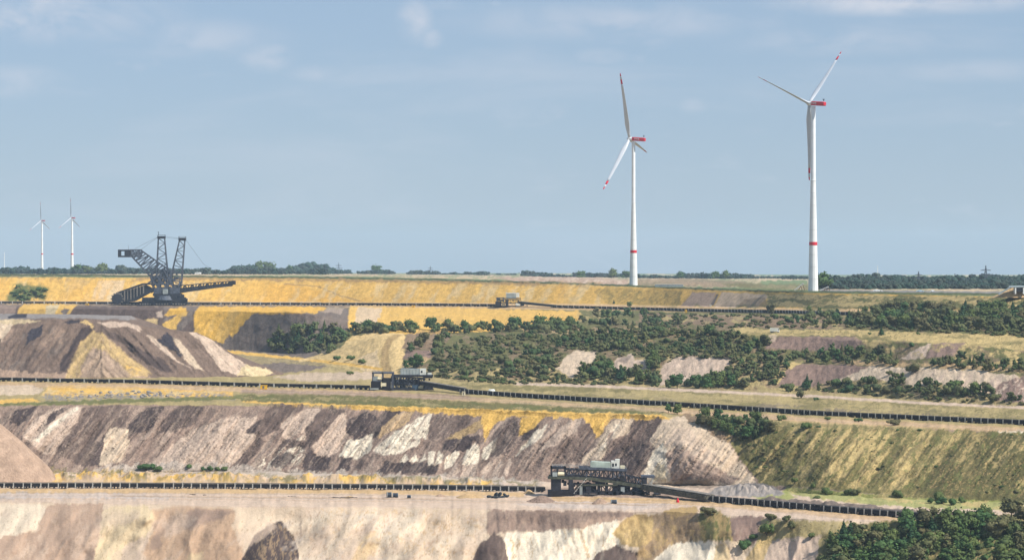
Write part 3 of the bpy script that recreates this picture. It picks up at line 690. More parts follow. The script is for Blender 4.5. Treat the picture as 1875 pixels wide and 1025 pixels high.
# ------------------------------------------------------------------ materials
def mat_plain(name, col, rough=0.7, metal=0.0, wear=0.12, scale=0.6, spec=0.3):
    m = bpy.data.materials.new(name); m.use_nodes = True
    n, l = m.node_tree.nodes, m.node_tree.links
    b = n['Principled BSDF']
    b.inputs['Roughness'].default_value = rough; b.inputs['Metallic'].default_value = metal
    b.inputs['Specular IOR Level'].default_value = spec
    tc = n.new('ShaderNodeTexCoord'); nz = n.new('ShaderNodeTexNoise')
    nz.inputs['Scale'].default_value = scale; nz.inputs['Detail'].default_value = 5
    l.new(tc.outputs['Object'], nz.inputs['Vector'])
    rp = n.new('ShaderNodeMapRange'); rp.inputs['From Min'].default_value = .3; rp.inputs['From Max'].default_value = .7
    rp.inputs['To Min'].default_value = 1 - wear * 2; rp.inputs['To Max'].default_value = 1 + wear
    l.new(nz.outputs['Fac'], rp.inputs['Value'])
    mx = n.new('ShaderNodeVectorMath'); mx.operation = 'SCALE'
    mx.inputs[0].default_value = col
    l.new(rp.outputs['Result'], mx.inputs['Scale']); l.new(mx.outputs['Vector'], b.inputs['Base Color'])
    return m

def mat_ground(name, bump=1.0, vary=1.0):
    m = bpy.data.materials.new(name); m.use_nodes = True
    n, l = m.node_tree.nodes, m.node_tree.links
    b = n['Principled BSDF']; b.inputs['Roughness'].default_value = .95; b.inputs['Specular IOR Level'].default_value = .1
    at = n.new('ShaderNodeAttribute'); at.attribute_name = 'earth'
    ge = n.new('ShaderNodeNewGeometry')
    nz = n.new('ShaderNodeTexNoise'); nz.inputs['Scale'].default_value = .9; nz.inputs['Detail'].default_value = 8; nz.inputs['Roughness'].default_value = .65
    n2 = n.new('ShaderNodeTexNoise'); n2.inputs['Scale'].default_value = .16; n2.inputs['Detail'].default_value = 6; n2.inputs['Roughness'].default_value = .6
    for q in (nz, n2): l.new(ge.outputs['Position'], q.inputs['Vector'])
    ad = n.new('ShaderNodeMath'); ad.operation = 'ADD'; l.new(nz.outputs['Fac'], ad.inputs[0]); l.new(n2.outputs['Fac'], ad.inputs[1])
    rp = n.new('ShaderNodeMapRange'); rp.inputs['From Min'].default_value = .72; rp.inputs['From Max'].default_value = 1.28
    rp.inputs['To Min'].default_value = 1 - .28 * vary; rp.inputs['To Max'].default_value = 1 + .25 * vary
    l.new(ad.outputs[0], rp.inputs['Value'])
    mx = n.new('ShaderNodeVectorMath'); mx.operation = 'SCALE'
    l.new(at.outputs['Color'], mx.inputs[0]); l.new(rp.outputs['Result'], mx.inputs['Scale']); l.new(mx.outputs['Vector'], b.inputs['Base Color'])
    bp = n.new('ShaderNodeBump'); bp.inputs['Strength'].default_value = .9 * bump; bp.inputs['Distance'].default_value = .9
    l.new(ad.outputs[0], bp.inputs['Height']); l.new(bp.outputs['Normal'], b.inputs['Normal'])
    return m
M_GROUND = mat_ground('excavated_earth')
M_SAND = mat_ground('loose_sand', .4, .4)

# ------------------------------------------------------------------ terrain sheet
xin = np.arange(-150, 2026, 1.75)
xs = np.concatenate([np.arange(-1800, -150, 110), xin, np.arange(2030, 3700, 110)]).astype(float)
nx = len(xs)
gh, gd = _smooth_cols(xs)
gy = HY + F * gh / gd
# small wandering of the crest and toe lines, in pixels
for i in range(3, len(LINES) - 4):
    amp = 1.8 if i < 8 else (1.0 if i < 13 else .5)
    gy[i] += amp * fbm(xs / 26, np.full(nx, i * 3.7), 400 + i, 4) * 1.5
    gh[i] = (gy[i] - HY) * gd[i] / F
rows_h, rows_d, rows_i, row_t = [], [], [], []
for i in range(len(LINES) - 1):
    dy = gy[i] - gy[i + 1]
    span = np.abs(dy[(xs > -150) & (xs < 2030)])
    n = int(np.clip(np.ceil(span.max() / (1.6 if i >= 3 else 40)), 2, 140))
    if i == 3: n = 75
    for k in range(n):
        t = k / n
        yk = gy[i] - dy * t
        tt = seg_t(yk, gh[i], gd[i], gh[i + 1], gd[i + 1])
        if i < 3: tt = np.full(nx, t)
        tt = np.where((dy < 1.0) | (tt < 0) | (tt > 1), t, tt)
        w = np.clip((dy - 1) / 6, 0, 1); tt = tt * w + t * (1 - w)
        rows_h.append(gh[i] + tt * (gh[i + 1] - gh[i])); rows_d.append(gd[i] + tt * (gd[i + 1] - gd[i]))
        rows_i.append(i); row_t.append(t)
rows_h.append(gh[-1]); rows_d.append(gd[-1]); rows_i.append(len(LINES) - 1); row_t.append(0)
TH, TD = np.array(rows_h), np.array(rows_d); rows_i = np.array(rows_i); row_t = np.array(row_t)
ny = len(rows_i)
TXX = np.broadcast_to(xs, (ny, nx)); TY = HY + F * TH / TD

def bump_field(x, y, D, zone_i, t):
    """relief in metres, pushed along the line of sight (towards the viewer = positive)"""
    out = np.zeros(x.shape)
    edge = np.sin(np.pi * np.clip(t, 0, 1)) ** .6
    a = x + .75 * y
    dump = (zone_i == 5)
    ridg = 1 - np.abs(fbm(a / 30, y / 150, 501, 3)) * 2
    r = 2.8 * ridg + 1.3 * fbm(a / 10, y / 60, 502, 4) + .7 * fbm(x / 6, y / 6, 503, 4) - 1.3 * smoothstep(.2, .45, fbm(a / 3.2, y / 40, 504, 3)) + 6.5 * fbm(a / 75, y / 160, 507, 2) + 1.6 * fbm(x / 20, y / 16, 508, 3)
    cone = np.clip(1 - np.abs(x - 1238 - (y - 765) * .25) / (25 + (y - 765) * 1.1).clip(5, 400), 0, 1)
    r = r + 12 * cone * smoothstep(760, 800, y)
    out += np.where(dump, r * edge, 0)
    low = (zone_i == 3)
    a2 = x + .5 * y
    r = 8.0 * fbm(a2 / 95, y / 70, 511, 2) + 2.6 * (1 - np.abs(fbm(a2 / 46, y / 120, 516, 2)) * 2.2) * (.2 + .8 * t) + 1.6 * fbm(a2 / 26, y / 26, 515, 3) + .45 * fbm(a2 / 18, y / 40, 512, 3) + .18 * fbm(x / 5, y / 5, 513, 3)
    r = r + .8 * smoothstep(880, 900, x) * (fbm((x - .2 * y) / 8, y / 30, 514, 4))
    for (mx, my, mw, mh, am) in ((497, 1040, 58, 85, 7), (902, 1035, 36, 60, 6), (1128, 1045, 50, 48, 6), (1265, 1045, 75, 55, 6), (1160, 985, 40, 45, 4), (240, 960, 60, 40, 2)):
        q = np.clip(1 - np.sqrt(((x - mx) / mw) ** 2 + ((y - my) / mh) ** 2), 0, 1); r = r + am * smoothstep(0, .6, q)
    out += np.where(low, r * np.minimum(1, t * 1.2 + .15) * np.minimum(1, (1 - t) * 8), 0)
    hill = (zone_i >= 7) & (zone_i <= 12)
    r = 1.6 * fbm(x / 22, y / 18, 521, 4) + 1.2 * fbm((x + .7 * y) / 7, y / 25, 522, 4)
    out += np.where(hill, r * edge, 0)
    face = (zone_i == 14)
    r = 3.0 * fbm((x + .5 * y) / 40, y / 90, 531, 3) + .9 * fbm((x + .5 * y) / 9, y / 30, 532, 4)
    out += np.where(face, r * edge, 0)
    return out

ZI = np.broadcast_to(rows_i[:, None], (ny, nx)); ZT = np.broadcast_to(row_t[:, None], (ny, nx))
dD = bump_field(TXX, TY, TD, ZI, ZT)
inframe = smoothstep(-400, -150, TXX) * (1 - smoothstep(2030, 2300, TXX))
s_ = 1 - dD * inframe / TD
TH2, TD2 = TH * s_, TD * s_
# true height bumps on the benches: berms, ruts, little heaps
dz = np.zeros((ny, nx))
b4 = (ZI == 4)
dz += np.where(b4, .10 * fbm(TXX / 14, TD / 12, 541, 3) + .5 * np.clip(fbm(TXX / 14, TD / 9, 542, 3), 0, 1), 0)
berm = np.exp(-((TY - (873 + (TXX - 200).clip(0, 900) * .014)) / 5.5) ** 2) * (1 - smoothstep(850, 1000, TXX)) * b4
dz += berm * (1.6 + 3.0 * fbm(TXX / 20, TY / 12, 543, 3)).clip(0, 6)
ridge2 = np.exp(-((TY - (917 + (TXX - 1400) * .088)) / 4.0) ** 2) * smoothstep(1380, 1420, TXX) * (1 - smoothstep(1670, 1700, TXX)) * b4
dz += ridge2 * (1.8 + 2.2 * fbm(TXX / 24, TY / 9, 544, 3)).clip(0, 5)
rub = np.exp(-(((TXX - 1368) / 48) ** 2 + ((TY - 898) / 8) ** 2)) * b4
dz += rub * (2.5 + 3 * fbm(TXX / 9, TY / 6, 545, 3)).clip(0, 7)
b6 = (ZI == 6)
dz += np.where(b6, .2 * fbm(TXX / 14, TD / 20, 551, 4), 0)
crest = np.exp(-((ZT) / .05) ** 2) * b6 * smoothstep(430, 500, TXX) * (1 - smoothstep(1180, 1240, TXX))
dz += crest * (1.0 + 1.6 * fbm(TXX / 7, TD / 9, 552, 3)).clip(0, 4)
dz += np.where((ZI >= 7) & (ZI <= 12), .5 * fbm(TXX / 7, TD / 14, 561, 3), 0)
far = (ZI >= 15) & (ZI <= 17)
dz += np.where(far, 2.2 * np.clip(fbm(TXX / 20, TD / 160, 571, 4), 0, 1) * smoothstep(850, 930, TXX) * (1 - smoothstep(1350, 1450, TXX)), 0)
TV = np.stack([(TXX - CX) / F * TD2, TD2, -TH2 + dz * inframe], -1)

base = np.zeros((ny, nx, 3))
ZBASE = {0: 'brown', 1: 'brown', 2: 'tanbrown', 3: 'cream', 4: 'palesand', 5: 'mauve', 6: 'drygrass', 7: 'drygrass', 8: 'scrub', 9: 'scrub', 10: 'scrub', 11: 'scrub', 12: 'scrub', 13: 'tan', 14: 'yellow', 15: 'field', 16: 'stubble', 17: 'stubble', 18: 'field', 19: 'field', 20: 'field'}
for i, c in ZBASE.items(): base[rows_i == i] = PAL[c]
lf = (1 - smoothstep(560, 640, TXX))[..., None]
hl = ((ZI >= 7) & (ZI <= 12))[..., None]
base = np.where(hl, base * (1 - lf) + np.array(PAL['greymauve']) * lf, base)
px_, py_ = np.clip(TXX, -155, 2035).ravel(), TY.ravel()
vis = py_ < 1062
EC = base.reshape(-1, 3).copy()
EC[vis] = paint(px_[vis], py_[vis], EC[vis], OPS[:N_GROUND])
calm = 1 - .8 * smoothstep(915, 925, py_) * (1 - smoothstep(870, 900, px_))
grain = 1 + calm * (.16 * fbm(px_ / 3.2, py_ / 2.6, 601, 3) + .10 * fbm((px_ + .7 * py_) / 9, py_ / 30, 602, 4))
EC *= grain[:, None]
EC = np.clip(EC, .01, .85).reshape(ny, nx, 3)

def grid_faces(r, c):
    i = np.arange(r - 1)[:, None] * c + np.arange(c - 1)[None, :]
    i = i.ravel(); return np.stack([i, i + 1, i + c + 1, i + c], -1)

for name, (a, b) in (('pit_floor', (0, 3)), ('lower_slope', (3, 4)), ('lower_bench', (4, 5)), ('spoil_slope', (5, 6)), ('middle_bench', (6, 7)),
                     ('terraced_hillside', (7, 13)), ('upper_bench', (13, 14)), ('sand_face', (14, 15)), ('plateau', (15, 20))):
    r0 = int(np.argmax(rows_i == a)); r1 = int(np.argmax(rows_i == b)) + 1
    V = TV[r0:r1].reshape(-1, 3)
    me = mesh_np(name, V, grid_faces(r1 - r0, nx), [M_SAND if name in ('lower_slope', 'lower_bench') else M_GROUND], smooth=True)
    vcol(me, 'earth', EC[r0:r1].reshape(-1, 3))
    tag(link(name, me), kind='structure')

# ------------------------------------------------------------------ the dark spoil heap on the left: toe, ridge, flat top, back
hx = np.concatenate([np.arange(-900, -150, 60), np.arange(-150, 520, 1.7)]).astype(float); nh = len(hx)
def L(xp, yp): return np.interp(hx, xp, yp)
toe_y = L([-900, 0, 250, 420, 470, 505, 519], [690, 691, 692, 689, 688, 686, 684.5])
rid_y = L([-900, -200, 0, 60, 100, 160, 215, 250, 290, 330, 360, 390, 420, 445, 470, 500, 519], [600, 590, 585, 586, 585, 584, 588, 595, 602, 606, 609, 624, 645, 660, 671, 680, 684])
rid_y += .8 * fbm(hx / 14, hx * 0, 611, 3)
toe_h = np.full(nh, 80.0); toe_D = toe_h * F / (toe_y - HY)
# ridge: climb at about 35 degrees until the line of sight of the ridge row is met
k_ = (rid_y - HY) / F
rise = np.clip((toe_h - k_ * toe_D) / (1 + 1.45 * k_), .3, None)
rid_D = toe_D + 1.45 * rise; rid_h = toe_h - rise
top_y = np.minimum(rid_y - .8, L([-900, 0, 120, 240, 300, 519], [574, 574, 575, 578, 598, 683]))
top_D = rid_D + np.clip(rise * 6.0, 4, 220); top_h = (top_y - HY) * top_D / F
bak_D = top_D + np.clip(rise * 1.6, 2, 90); bak_h = np.full(nh, 80.5)
HR = [(toe_h + 1.5, toe_D - 2), (rid_h, rid_D), (top_h, top_D), (bak_h + 1, bak_D)]
hv, hc = [], []
for i, n in enumerate((66, 10, 14)):
    for k in range(n + (1 if i == 2 else 0)):
        t = k / n
        h = HR[i][0] * (1 - t) + HR[i + 1][0] * t; D = HR[i][1] * (1 - t) + HR[i + 1][1] * t
        y = HY + F * h / D
        lean = np.where(hx < 185, hx + .7 * y, hx - .9 * y)
        amp = np.sin(np.pi * min(t, 1)) ** .5 if i == 0 else 0
        rel = 2.4 * (1 - np.abs(fbm(lean / 26, y / 120, 621, 3)) * 2) + 1.6 * fbm(lean / 8, y / 40, 622, 4) + 1.0 * fbm(hx / 5, y / 5, 623, 4)
        rel = rel + 9 * np.clip(1 - np.abs(hx - 182 - (y - 606) * .1) / (10 + (y - 606) * .9).clip(4, 200), 0, 1) * smoothstep(604, 640, y)
        s = 1 - rel * amp * np.clip(rise / 12, 0, 1) / D
        hv.append(np.stack([(hx - CX) / F * D * s, D * s, -h * s], -1)); hc.append(np.stack([np.clip(hx, -155, 600), y], -1))
hv, hc = np.array(hv), np.array(hc).reshape(-1, 2)
bs = np.tile(np.array(PAL['mauve']) * .66, (len(hc), 1))
hcol = paint(hc[:, 0], hc[:, 1], bs, OPS[N_GROUND:], True)
hcol *= (1 + .16 * fbm(hc[:, 0] / 3.2, hc[:, 1] / 2.6, 631, 3) + .1 * fbm(hc[:, 0] / 9, hc[:, 1] / 9, 632, 3))[:, None]
me = mesh_np('spoil_heap', hv.reshape(-1, 3), grid_faces(len(hv), nh), [M_GROUND], smooth=True)
vcol(me, 'earth', np.clip(hcol, .01, .85))
tag(link('spoil_heap', me), kind='structure')

# ------------------------------------------------------------------ heaps of loose sand: one rounded cone each
def heap(name, label, x, y, w, h, col, group=None, cat='sand heap', flat=0.0, D=None, kind=None, jag=.12, depth=.8, n=44, rr=12, power=1.0):
    """w, h in photo pixels at the base point (x, y)"""
    p = G(x, y) if D is None else P(x, y, D)
    k = p.y / F; rw, rh = w / 2 * k, h * k
    v, c = [], []
    sd = int(x * 3 + y)
    for j in range(rr + 1):
        r = j / rr
        for i in range(n):
            t = 2 * math.pi * i / n
            e = 1 + jag * (2 * vnoise(np.array([i / n * 6 % 6]), np.array([j * .2]), sd)[0] - 1) * r
            z = rh * ((1 - r) ** power if flat == 0 else min(1, (1 - r) / (1 - flat))) 
            z = z * (1 - .25 * math.exp(-(r / .12) ** 2)) + rh * jag * .5 * float(fbm(np.array([math.cos(t) * r * 4]), np.array([math.sin(t) * r * 4]), sd + 3, 3)[0]) * (1 - r)
            v.append((math.cos(t) * r * e * rw, math.sin(t) * r * e * rw * depth, z - .05 * rh * r * r - (.35 if j == rr else 0)))
            g = 1 + .15 * float(fbm(np.array([v[-1][0] * 2.2]), np.array([v[-1][2] * 2.2]), sd + 5, 3)[0])
            c.append(np.array(PAL[col]) * g)
    fc = np.array([(j * n + i, j * n + (i + 1) % n, (j + 1) * n + (i + 1) % n, (j + 1) * n + i) for j in range(rr) for i in range(n)])
    fc = fc[:, ::-1]
    me = mesh_np(name, np.array(v), fc, [M_GROUND], smooth=True); vcol(me, 'earth', np.array(c))
    o = link(name, me); o.location = p
    if kind: tag(o, kind=kind)
    else: tag(o, label, cat, group)
    return o
heap('sand_heap', 'tall smooth tan sand heap cut by the left edge of the photo', -42, 876, 300, 135, 'pinktan', D=1318, n=96, rr=30, jag=.03, power=.86)
SG = 'small heaps of sand beside the lower conveyor'
for x, y, w, h, c, lb in ((806, 909, 26, 6, 'pinktan', 'small lone tan heap between the wound cable reels and the tyre pile'),
                          (860, 910, 60, 8, 'tan', 'low wide sandy heap just left of the pile of tyres'),
                          (968, 904, 24, 10, 'tan', 'small pointed tan heap at the left foot of the front drive station'),
                          (992, 918, 58, 14, 'mauve', 'wider brown heap in front of the left end of the front drive station'),
                          (1099, 921, 34, 12, 'pinktan', 'conical brown heap left of the blue drum'),
                          (640, 910, 20, 3, 'tan', 'tiny flat tan heap left of the cable reels')):
    heap('sand_heap', lb, x, y, w, h, c, SG)
# ------------------------------------------------------------------ summer haze
hz = MB().span(-17500, 17500, -120, 20000, -520, 260)
m = bpy.data.materials.new('haze'); m.use_nodes = True
nn, ll = m.node_tree.nodes, m.node_tree.links
nn.remove(nn['Principled BSDF'])
pv = nn.new('ShaderNodeVolumePrincipled')
pv.inputs['Color'].default_value = (.60, .80, 1.0, 1)
pv.inputs['Density'].default_value = 3.7e-5
pv.inputs['Anisotropy'].default_value = 0.0
ll.new(pv.outputs['Volume'], nn['Material Output'].inputs['Volume'])
tag(hz.build('haze', m), kind='stuff')

M_BLADE = mat_plain('blade_white', (.50, .53, .57), .4, wear=.03, scale=.1)
M_WHITE = mat_plain('white_paint', (.76, .78, .78), .45, wear=.05, scale=.15)
M_CONC = mat_plain('pale_concrete', (.74, .75, .73), .8, wear=.05, scale=.12)
M_RED = mat_plain('red_paint', (.58, .012, .03), .45, wear=.05)
M_RUBBER = mat_plain('black_rubber', (.012, .012, .017), .7, wear=.25)
M_STEEL = mat_plain('dark_steel', (.024, .026, .036), .6, wear=.3)
M_STEELB = mat_plain('blue_grey_steel', (.078, .092, .122), .6, wear=.3)
M_OLIVE = mat_plain('olive_steel', (.075, .08, .055), .6, wear=.3)
M_POST = mat_plain('galvanised_steel', (.46, .46, .43), .6, wear=.2)
M_RAIL = mat_plain('dusty_steel', (.20, .18, .155), .8, wear=.25)
M_GREYBOX = mat_plain('grey_sheet_metal', (.30, .34, .335), .5, wear=.15, scale=.3)
M_PALEBOX = mat_plain('pale_sheet_metal', (.66, .68, .62), .5, wear=.12, scale=.3)
M_CREAM = mat_plain('cream_paint', (.72, .66, .46), .5, wear=.15)
M_MINT = mat_plain('pale_green_paint', (.42, .50, .43), .5, wear=.18, scale=.3)
M_YELLOW = mat_plain('yellow_paint', (.72, .42, .02), .5, wear=.1)
M_BLUE = mat_plain('blue_grey_paint', (.05, .09, .14), .5, wear=.2)
M_GLASS = mat_plain('dark_glass', (.02, .025, .03), .15, wear=.02, spec=.5)
M_STONE = mat_plain('grey_stone', (.27, .255, .24), .9, wear=.3)
M_RUST = mat_plain('rusty_steel', (.22, .12, .06), .85, wear=.3)

# ------------------------------------------------------------------ belt conveyors
def conveyor(label, pts, pitch, H, W, post_w, name='belt_conveyor', post_every=1, side=M_RUBBER):
    """pts: photo pixels along the foot of the line; every bay of side panel and every post is a part"""
    xs_ = [p[0] for p in pts]; wp = []
    for x in np.arange(xs_[0], xs_[-1] + .01, 4.0):
        y = float(np.interp(x, xs_, [p[1] for p in pts])); wp.append(G(x, y))
    # steady height along the line
    z = np.array([p.z for p in wp]); zz = np.convolve(np.pad(z, 10, mode='edge'), np.ones(21) / 21, 'valid')
    for p, q in zip(wp, zz): p.z = float(q)
    L = [0.0]
    for a, b in zip(wp, wp[1:]): L.append(L[-1] + (b - a).length)
    def at(s):
        i = int(np.clip(np.searchsorted(L, s) - 1, 0, len(wp) - 2)); t = (s - L[i]) / max(L[i + 1] - L[i], 1e-6)
        return wp[i].lerp(wp[i + 1], t)
    t = thing(name, label, 'conveyor', wp[0])
    n = int(L[-1] / pitch)
    seg = MB()
    seg.span(.02, .98, -W / 2, -W / 2 + .12, H * .22, H * .86); seg.span(.02, .98, W / 2 - .12, W / 2, H * .22, H * .86)
    seg.span(0, 1, -W / 2 + .14, W / 2 - .14, H * .42, H * .52); seg.span(.48, .54, -W / 2 - .05, W / 2 + .05, 0, H * .22)
    me_seg = [seg.mesh('frame_segment', side)]
    for lo_, hi_, gap in ((.30, .82, .10), (.24, .90, .03)):
        seg = MB(); seg.span(gap, 1 - gap, -W / 2, -W / 2 + .12, H * lo_, H * hi_); seg.span(gap, 1 - gap, W / 2 - .12, W / 2, H * lo_, H * hi_)
        seg.span(0, 1, -W / 2 + .14, W / 2 - .14, H * .40, H * .56); seg.span(.3, .36, -W / 2 - .05, W / 2 + .05, 0, H * lo_); seg.span(.66, .72, -W / 2 - .05, W / 2 + .05, 0, H * lo_)
        me_seg.append(seg.mesh('frame_segment', side))
    po = MB()
    po.box((0, -W / 2 - .12, H * .5), (post_w, .22, H)); po.box((0, W / 2 + .12, H * .5), (post_w, .22, H))
    po.box((0, 0, H * .10), (post_w * .9, W + .6, H * .12))
    me_po = po.mesh('support_post', M_POST)
    jr = random.Random(n); cuts = [0.0] + [(i + jr.uniform(-.10, .10)) * pitch for i in range(1, n)] + [n * pitch]
    for i in range(n):
        a, b = at(cuts[i]), at(cuts[i + 1]); d = b - a
        o = link('frame_segment', jr.choice(me_seg), t); o.location = a - wp[0]
        o.rotation_euler = d.to_track_quat('X', 'Z').to_euler(); o.scale = (d.length, 1, 1)
        if jr.random() > .06:
            q = link('support_post', me_po, t); q.location = a - wp[0]; q.rotation_euler = (0, 0, math.atan2(d.y, d.x)); q.scale = (1, 1, jr.uniform(.93, 1.06))
    bl, rl = MB(), MB()
    for i in range(0, n, 2):
        a, b = at(i * pitch) - wp[0], at(min(i + 2, n) * pitch) - wp[0]
        bl.bar(a + Vector((0, 0, H * .93)), b + Vector((0, 0, H * .93)), W * .72, H * .08)
        for sg in (-1, 1): rl.bar(a + Vector((0, sg * W * .46, H * .94)), b + Vector((0, sg * W * .46, H * .94)), .22, H * .12)
    bl.build('belt', M_RUBBER, t); rl.build('guide_rail', M_RAIL, t)
    return t
conveyor('long black belt conveyor on the lowest bench, left of the front drive station', [(-260, 891), (0, 893), (250, 893.5), (470, 894.5), (700, 896), (900, 898.5), (1000, 901)], 4.6, 2.9, 3.0, .55)
conveyor('black belt conveyor running down the lowest bench to the bottom right wood', [(1298, 918), (1400, 926), (1480, 933), (1575, 941), (1690, 950), (1760, 955)], 4.3, 2.9, 3.0, .5)
conveyor('long black belt conveyor crossing below the dark spoil heap, left of the middle drive station', [(-260, 695), (0, 697.5), (250, 702), (480, 708.5), (600, 711), (682, 713)], 9.6, 2.7, 3.0, 1.0)
conveyor('black belt conveyor running right along the middle bench above the grassy slope', [(846, 719.5), (900, 724), (1050, 733.5), (1200, 742), (1350, 751), (1500, 761), (1700, 770), (2140, 790)], 4.6, 2.8, 3.0, .5)
conveyor('thin far belt conveyor below the sand face, passing the bucket wheel excavator', [(-260, 555.6), (0, 556.2), (210, 557), (345, 558), (640, 559), (780, 560), (912, 561.5)], 13, 3.2, 3.4, 1.2)
conveyor('thin far belt conveyor at the top right, right of the far drive station', [(1012, 563), (1100, 565.5), (1200, 568), (1350, 571.5), (1450, 573.5), (1560, 577), (1700, 580)], 10, 2.9, 3.2, 1.0)

# ------------------------------------------------------------------ machines: parts given in photo pixels round their foot, k metres per pixel
def machine(name, label, cat, x, y, D=None):
    p = G(x, y) if D is None else P(x, y, D)
    t = thing(name, label, cat, p); t['k'] = p.y / F
    return t, p.y / F

M_CLAD = mat_plain('olive_cladding', (.10, .095, .07), .8, wear=.3)
def boom(label, p0, p1, h0, h1, thick, width, name='loading_boom', mat=M_OLIVE, clad=M_STEEL, n=16):
    """inclined conveyor gallery between two photo points, standing on legs"""
    A, B = G(*p0), G(*p1)
    t = thing(name, label, 'conveyor', A)
    a, b = Vector((0, 0, h0)), B - A + Vector((0, 0, h1))
    f, s, bl = MB(), MB(), MB()
    for i in range(n):
        q0, q1 = a.lerp(b, i / n), a.lerp(b, (i + 1) / n)
        for sg in (-1, 1):
            y = Vector((0, sg * width / 2, 0)); up = Vector((0, 0, thick))
            f.bar(q0 + y, q1 + y, .35); f.bar(q0 + y + up, q1 + y + up, .35); f.bar(q0 + y, q0 + y + up, .3); f.bar(q0 + y, q1 + y + up, .22)
        s.bar(q0 + Vector((0, 0, thick * .5)), q1 + Vector((0, 0, thick * .5)), width * .92, thick * .72)
        bl.bar(q0 + Vector((0, 0, thick * 1.05)), q1 + Vector((0, 0, thick * 1.05)), width * .7, thick * .14)
    f.build('gallery_frame', mat, t); s.build('side_cladding', clad, t); bl.build('belt', M_RAIL, t)
    for u in (.22, .8):
        q = a.lerp(b, u); g = MB()
        for sg in (-1, 1): g.bar((q.x - .8, sg * width * .4, q.z), (q.x - .8, sg * width * .55, q.z - (h0 + (h1 - h0) * u) - .3), .6); g.bar((q.x + .8, sg * width * .4, q.z), (q.x + .8, sg * width * .55, q.z - (h0 + (h1 - h0) * u) - .3), .6)
        g.box((q.x, 0, q.z - (h0 + (h1 - h0) * u) + .3), (3.2, width * 1.2, .7))
        g.build('support_trestle', M_STEEL, t)
    return t

# --- front drive station (x 1003..1200, foot row 905)
t, k = machine('drive_station', 'front conveyor drive station with pale green house on top, below the pale cone', 'drive station', 1100, 906)
def px(x0, x1, y0, y1): return x0 - 1100, x1 - 1100, 906 - y1, 906 - y0
def bx(nm, mat, *rs, d=(-14, 14)):
    m = MB(k)
    for x0, x1, y0, y1 in rs:
        a, b, c, e = px(x0, x1, y0, y1); m.span(a, b, d[0], d[1], c, e)
    return m.build(nm, mat, t)
hs = MB(k); pts = [(1081, 857), (1081, 846), (1083, 843.6), (1118, 845.4), (1118, 858)]
hs.prism([(x - 1100, 906 - y) for x, y in pts], -9, 9); o = hs.build('machine_house', M_MINT, t)
for i in range(6):
    rb = MB(k); rb.span(-16 + i * 6, -15.3 + i * 6, -9.25, -9, 49, 60.5); rb.build('wall_rib', M_MINT, o)
bx('control_cab', M_PALEBOX, (1119, 1134, 843, 858), d=(-9, 7)); bx('cab_roof', M_PALEBOX, (1126.5, 1134.5, 840, 843), d=(-8, 6))
bx('cab_window', M_GLASS, (1120.5, 1124, 847, 853), (1126, 1129, 847, 852), d=(-9.3, -9))
bx('small_housing', M_CREAM, (1136, 1144, 852, 859), d=(-6, 6))
dk = MB(k); dk.bar((-40, -13, 51), (47, -13, 47), 1.6, 4.6); dk.bar((-40, 13, 51), (47, 13, 47), 1.6, 4.6); dk.bar((-40, 0, 51), (47, 0, 47), 25, 1); dk.build('upper_deck', M_STEELB, t)
hr = MB(k)
for y in (-13.5, 13.5):
    hr.bar((-90, y, 56), (-40, y, 54), .5); hr.bar((-40, y, 55.5), (47, y, 51.5), .4)
    for i in range(18): hr.bar((-88 + i * 7.9, y, 50 - i * .2), (-88 + i * 7.9, y, 56 - i * .28), .4)
hr.build('handrail', M_POST, t)
tr = MB(k).truss(((-65, 48), (45, 45)), ((-65, 37), (45, 28)), 14, -12, 12, 1.7); tr.build('upper_truss', M_STEEL, t)
gd = MB(k)
for y in (-13, 13): gd.bar((-95, y, 34), (-20, y, 31), 2.2, 5.5); gd.bar((-20, y, 31.5), (85, y, 15.5), 2.2, 5.5)
for i in range(12): gd.bar((-90 + i * 15, -13, 33 - max(0, i - 5) * 2.4), (-90 + i * 15, 13, 33 - max(0, i - 5) * 2.4), 1.5)
gd.build('main_girder', M_OLIVE, t)
lt = MB(k).truss(((45, 37), (82, 29)), ((45, 22), (82, 16)), 6, -11, 11, 1.5); lt.build('lower_truss', M_STEEL, t)
bx('head_frame', M_STEEL, (1008, 1011, 853, 874), (1033, 1036, 853, 874), (1008, 1036, 853, 857), (1008, 1036, 870, 874), (1019, 1022, 857, 870))
bx('head_platform', M_OLIVE, (1003, 1040, 872, 875), d=(-17, 15))
bx('drive_cover', M_GREYBOX, (1011.5, 1020, 863, 870.5), d=(-15.5, 10))
mo = MB(k); mo.cyl((-79, -12, 40), (-67, -12, 40), 3.6, n=12); mo.cyl((-79, 4, 40), (-67, 4, 40), 3.6, n=12); mo.build('drive_motor', M_CREAM, t)
bx('head_leg', M_STEEL, (1009, 1027, 875, 898)); bx('head_leg', M_STEEL, (1041, 1049, 868, 900)); bx('brace_leg', M_GREYBOX, (1061, 1066, 886, 904), d=(-14, -9)); bx('brace_leg', M_GREYBOX, (1061, 1066, 886, 904), d=(9, 14)); bx('middle_leg', M_STEEL, (1073, 1082, 884, 902))
bx('base_skid', M_RUBBER, (1003, 1051, 897, 907), d=(-16, 16)); bx('hopper', M_STEEL, (1090, 1108, 876, 888), d=(-8, 8)); bx('lower_walkway', M_OLIVE, (1058, 1130, 885, 887.5), d=(-15, -10))
